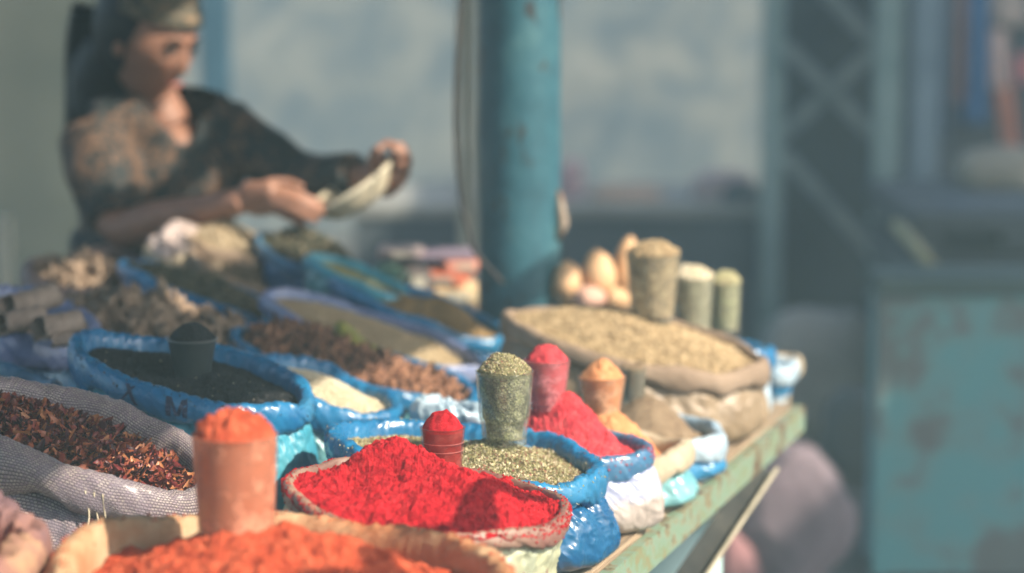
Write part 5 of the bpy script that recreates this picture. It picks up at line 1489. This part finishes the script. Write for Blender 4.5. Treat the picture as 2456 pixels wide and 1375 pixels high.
# eyes, brows, lips
for sgn in (-1, 1):
    v, f2 = ellipsoid((0.084 , 0.030 * sgn, 0.010), (0.009, 0.0125, 0.0055), None, 14, 10)
    mk('eye', to_head(v), f2, mat('dark eye', [(0.4, (0.02, 0.015, 0.012)), (0.6, (0.04, 0.03, 0.025))], 10, 0.3, 0), person)
    v, f2 = tube([(0.094, 0.012 * sgn, 0.026), (0.092, 0.028 * sgn, 0.031), (0.082, 0.046 * sgn, 0.026)], [0.0028, 0.0038, 0.002], 8)
    mk('eyebrow', to_head(v), f2, mat('dark brow', [(0.4, (0.02, 0.016, 0.014)), (0.6, (0.04, 0.03, 0.025))], 10, 0.8, 0), person)
v, f2 = tube([(0.088, -0.022, -0.058), (0.0985, 0, -0.0565), (0.088, 0.022, -0.058)], [0.002, 0.0052, 0.002], 10)
mk('lips', to_head(v), f2, mat('lips', [(0.4, (0.36, 0.12, 0.1)), (0.6, (0.42, 0.16, 0.13))], 10, 0.5, 0), person)
# hair behind the face and the plait, headscarf over the crown
hv = HP.copy(); D = hv / np.linalg.norm(hv, axis=1, keepdims=True)
M['hair'] = mat('dark hair', [(0.3, (0.006, 0.008, 0.009)), (0.7, (0.014, 0.014, 0.014))], 60, 0.55, 0.6, 200, 0.002, stretch=(1, 1, 0.2))
hairp = [(to_head(ellipsoid((-0.032, 0, 0.018), (0.098, 0.088, 0.115), None, 48, 32)[0]), ellipsoid((0, 0, 0), (1, 1, 1), None, 48, 32)[1]),
         tb([L3(285, 110, 4.73), L3(258, 180, 4.76), L3(250, 250, 4.77), L3(268, 320, 4.78)], [0.06, 0.07, 0.065, 0.05]),
         tb([L3(205, 20, 4.74), L3(182, 110, 4.77), L3(176, 210, 4.78), L3(166, 330, 4.78)], [0.03, 0.022, 0.018, 0.012])]
voxel('hair', hairp, 0.006, M['hair'], person, 4)
M['scarf'] = mat('patterned headscarf', [(0.4, (0.03, 0.04, 0.038)), (0.52, (0.14, 0.12, 0.085)), (0.64, (0.27, 0.18, 0.11))], 55, 0.8, 0.3, 200, 0.002)
scv, scf = ellipsoid((-0.006, 0, 0.042), (0.103, 0.084, 0.092), None, 64, 48)
scv = np.array(scv)
keepv = scv[:, 2] > 0.052 - 0.25 * np.clip(-scv[:, 0], 0, 1)
scf = [q for q in scf if all(keepv[i] for i in q)]
sc_o = mk('headscarf', to_head(scv + 0.002 * fbm(scv * 60, 2)[:, None]), scf, M['scarf'], person)
sm_ = sc_o.modifiers.new('thick', 'SOLIDIFY'); sm_.thickness = 0.004
# dress
m, t, b = nt('patterned dress')
co = coords(t)
n = N(t, 'ShaderNodeTexNoise', i_Scale=48, i_Detail=3, i_Distortion=1.5); t.links.new(co, n.inputs[0])
nb_ = N(t, 'ShaderNodeTexNoise', i_Scale=9, i_Detail=3); t.links.new(co, nb_.inputs[0])
ad = N(t, 'ShaderNodeMath', operation='MULTIPLY_ADD'); t.links.new(nb_.outputs[0], ad.inputs[0]); ad.inputs[1].default_value = 0.8; t.links.new(n.outputs[0], ad.inputs[2])
r = ramp(t, [(0.86, (0.012, 0.02, 0.023)), (0.93, (0.045, 0.03, 0.023)), (1.0, (0.15, 0.088, 0.055))]); t.links.new(ad.outputs[0], r.inputs[0])
t.links.new(r.outputs[0], b.inputs['Base Color']); b.inputs['Roughness'].default_value = 0.75
M['dress'] = m
dp = []
dp.append(tb([L3(392, 282, 4.72)] + tor[1:], [0.075, 0.145, 0.168, 0.15, 0.16], 32, 0.64))
dp.append(tb([shR, L3(385, 300, 4.70), shL], [0.07, 0.085, 0.07], 20, 0.9))
dp.append(tb([shR, (shR + elR) / 2, elR * 0.92 + shR * 0.08], [0.072, 0.07, 0.056], 20))
dp.append(tb([shL, (shL + elL) / 2, elL, wrL * 0.85 + elL * 0.15], [0.07, 0.058, 0.054, 0.044], 20))
dp.append(tb([tor[-1] + Vector((0, 0, 0.12)), Vector((0, 0.01, 0.6)), Vector((0, 0.01, 0.14))], [0.16, 0.2, 0.27], 40, 0.72, k=16))
dress = voxel('dress', dp, 0.008, M['dress'], person, 3)
co_ = np.zeros(len(dress.data.vertices) * 3); dress.data.vertices.foreach_get('co', co_); co_ = co_.reshape(-1, 3)
no_ = np.zeros(len(dress.data.vertices) * 3); dress.data.vertices.foreach_get('normal', no_); no_ = no_.reshape(-1, 3)
fold = 0.008 * ridged(co_ * np.array([14, 14, 5]) + 3, 2) - 0.003
co2 = co_ + no_ * fold[:, None]
dress.data.vertices.foreach_set('co', co2.ravel())
vt, vb_, vw = L3(418, 236, 4.6), L3(436, 348, 4.6), 0.062
bm = bmesh.new(); bm.from_mesh(dress.data)
dead = []
for v in bm.verts:
    f_ = (v.co.z - vb_.z) / (vt.z - vb_.z)
    if 0 < f_ < 1.3 and v.co.y < tor[1].y - 0.005:
        xm = vb_.x + (vt.x - vb_.x) * f_
        if abs(v.co.x - xm) < vw * min(f_, 1.0) + 0.004: dead.append(v)
bmesh.ops.delete(bm, geom=dead, context='VERTS')
bm.to_mesh(dress.data); bm.free()
dm = dress.modifiers.new('thick', 'SOLIDIFY'); dm.thickness = 0.003; dm.offset = -1
# the bowl held in both hands
bc = at_d(842, 452, 4.44)
bw_ = thing('shallow_bowl', 'pale cream shallow bowl tipped between the vendor\'s two hands', 'bowl', bc)
axis = Vector((-0.52, -0.10, 0.85)).normalized()
bw_.rotation_mode = 'QUATERNION'; bw_.rotation_quaternion = axis.to_track_quat('Z', 'Y')
pr = [(0.001, -0.042), (0.03, -0.041), (0.055, -0.034), (0.074, -0.018), (0.086, 0.002), (0.0885, 0.004), (0.089, 0.006), (0.087, 0.0065), (0.083, 0.002), (0.071, -0.016), (0.053, -0.031), (0.03, -0.0375), (0.001, -0.038)]
V, F = lathe(pr, 72)
mk('bowl_shell', V, F, mat('pale bowl', [(0.35, (0.56, 0.49, 0.35)), (0.65, (0.68, 0.6, 0.44))], 20, 0.6, 0.3, 120), bw_)
V, F = lathe([(0.083, 0.0035), (0.086, 0.010), (0.091, 0.010), (0.093, 0.005), (0.0905, 0.0), (0.087, 0.001)], 72)
mk('rim', V, F, mat('pale bowl rim', [(0.35, (0.6, 0.54, 0.4)), (0.65, (0.72, 0.65, 0.5))], 20, 0.6, 0.3, 120), bw_)

# ---------------------------------------------------------------- dusty, smoky market air
hz = mk('haze', [(-31, -31, -1), (31, -31, -1), (31, 31, -1), (-31, 31, -1), (-31, -31, 6), (31, -31, 6), (31, 31, 6), (-31, 31, 6)],
        [(0, 3, 2, 1), (4, 5, 6, 7), (0, 1, 5, 4), (1, 2, 6, 5), (2, 3, 7, 6), (3, 0, 4, 7)], None, smooth=False)
hz['kind'] = 'stuff'
m = bpy.data.materials.new('haze'); m.use_nodes = True
t = m.node_tree; t.nodes.remove(t.nodes['Principled BSDF'])
pv = t.nodes.new('ShaderNodeVolumePrincipled')
pv.inputs['Density'].default_value = HAZE
pv.inputs['Color'].default_value = (0.58, 0.9, 1.0, 1)
t.links.new(pv.outputs[0], t.nodes['Material Output'].inputs['Volume'])
hz.data.materials.append(m)
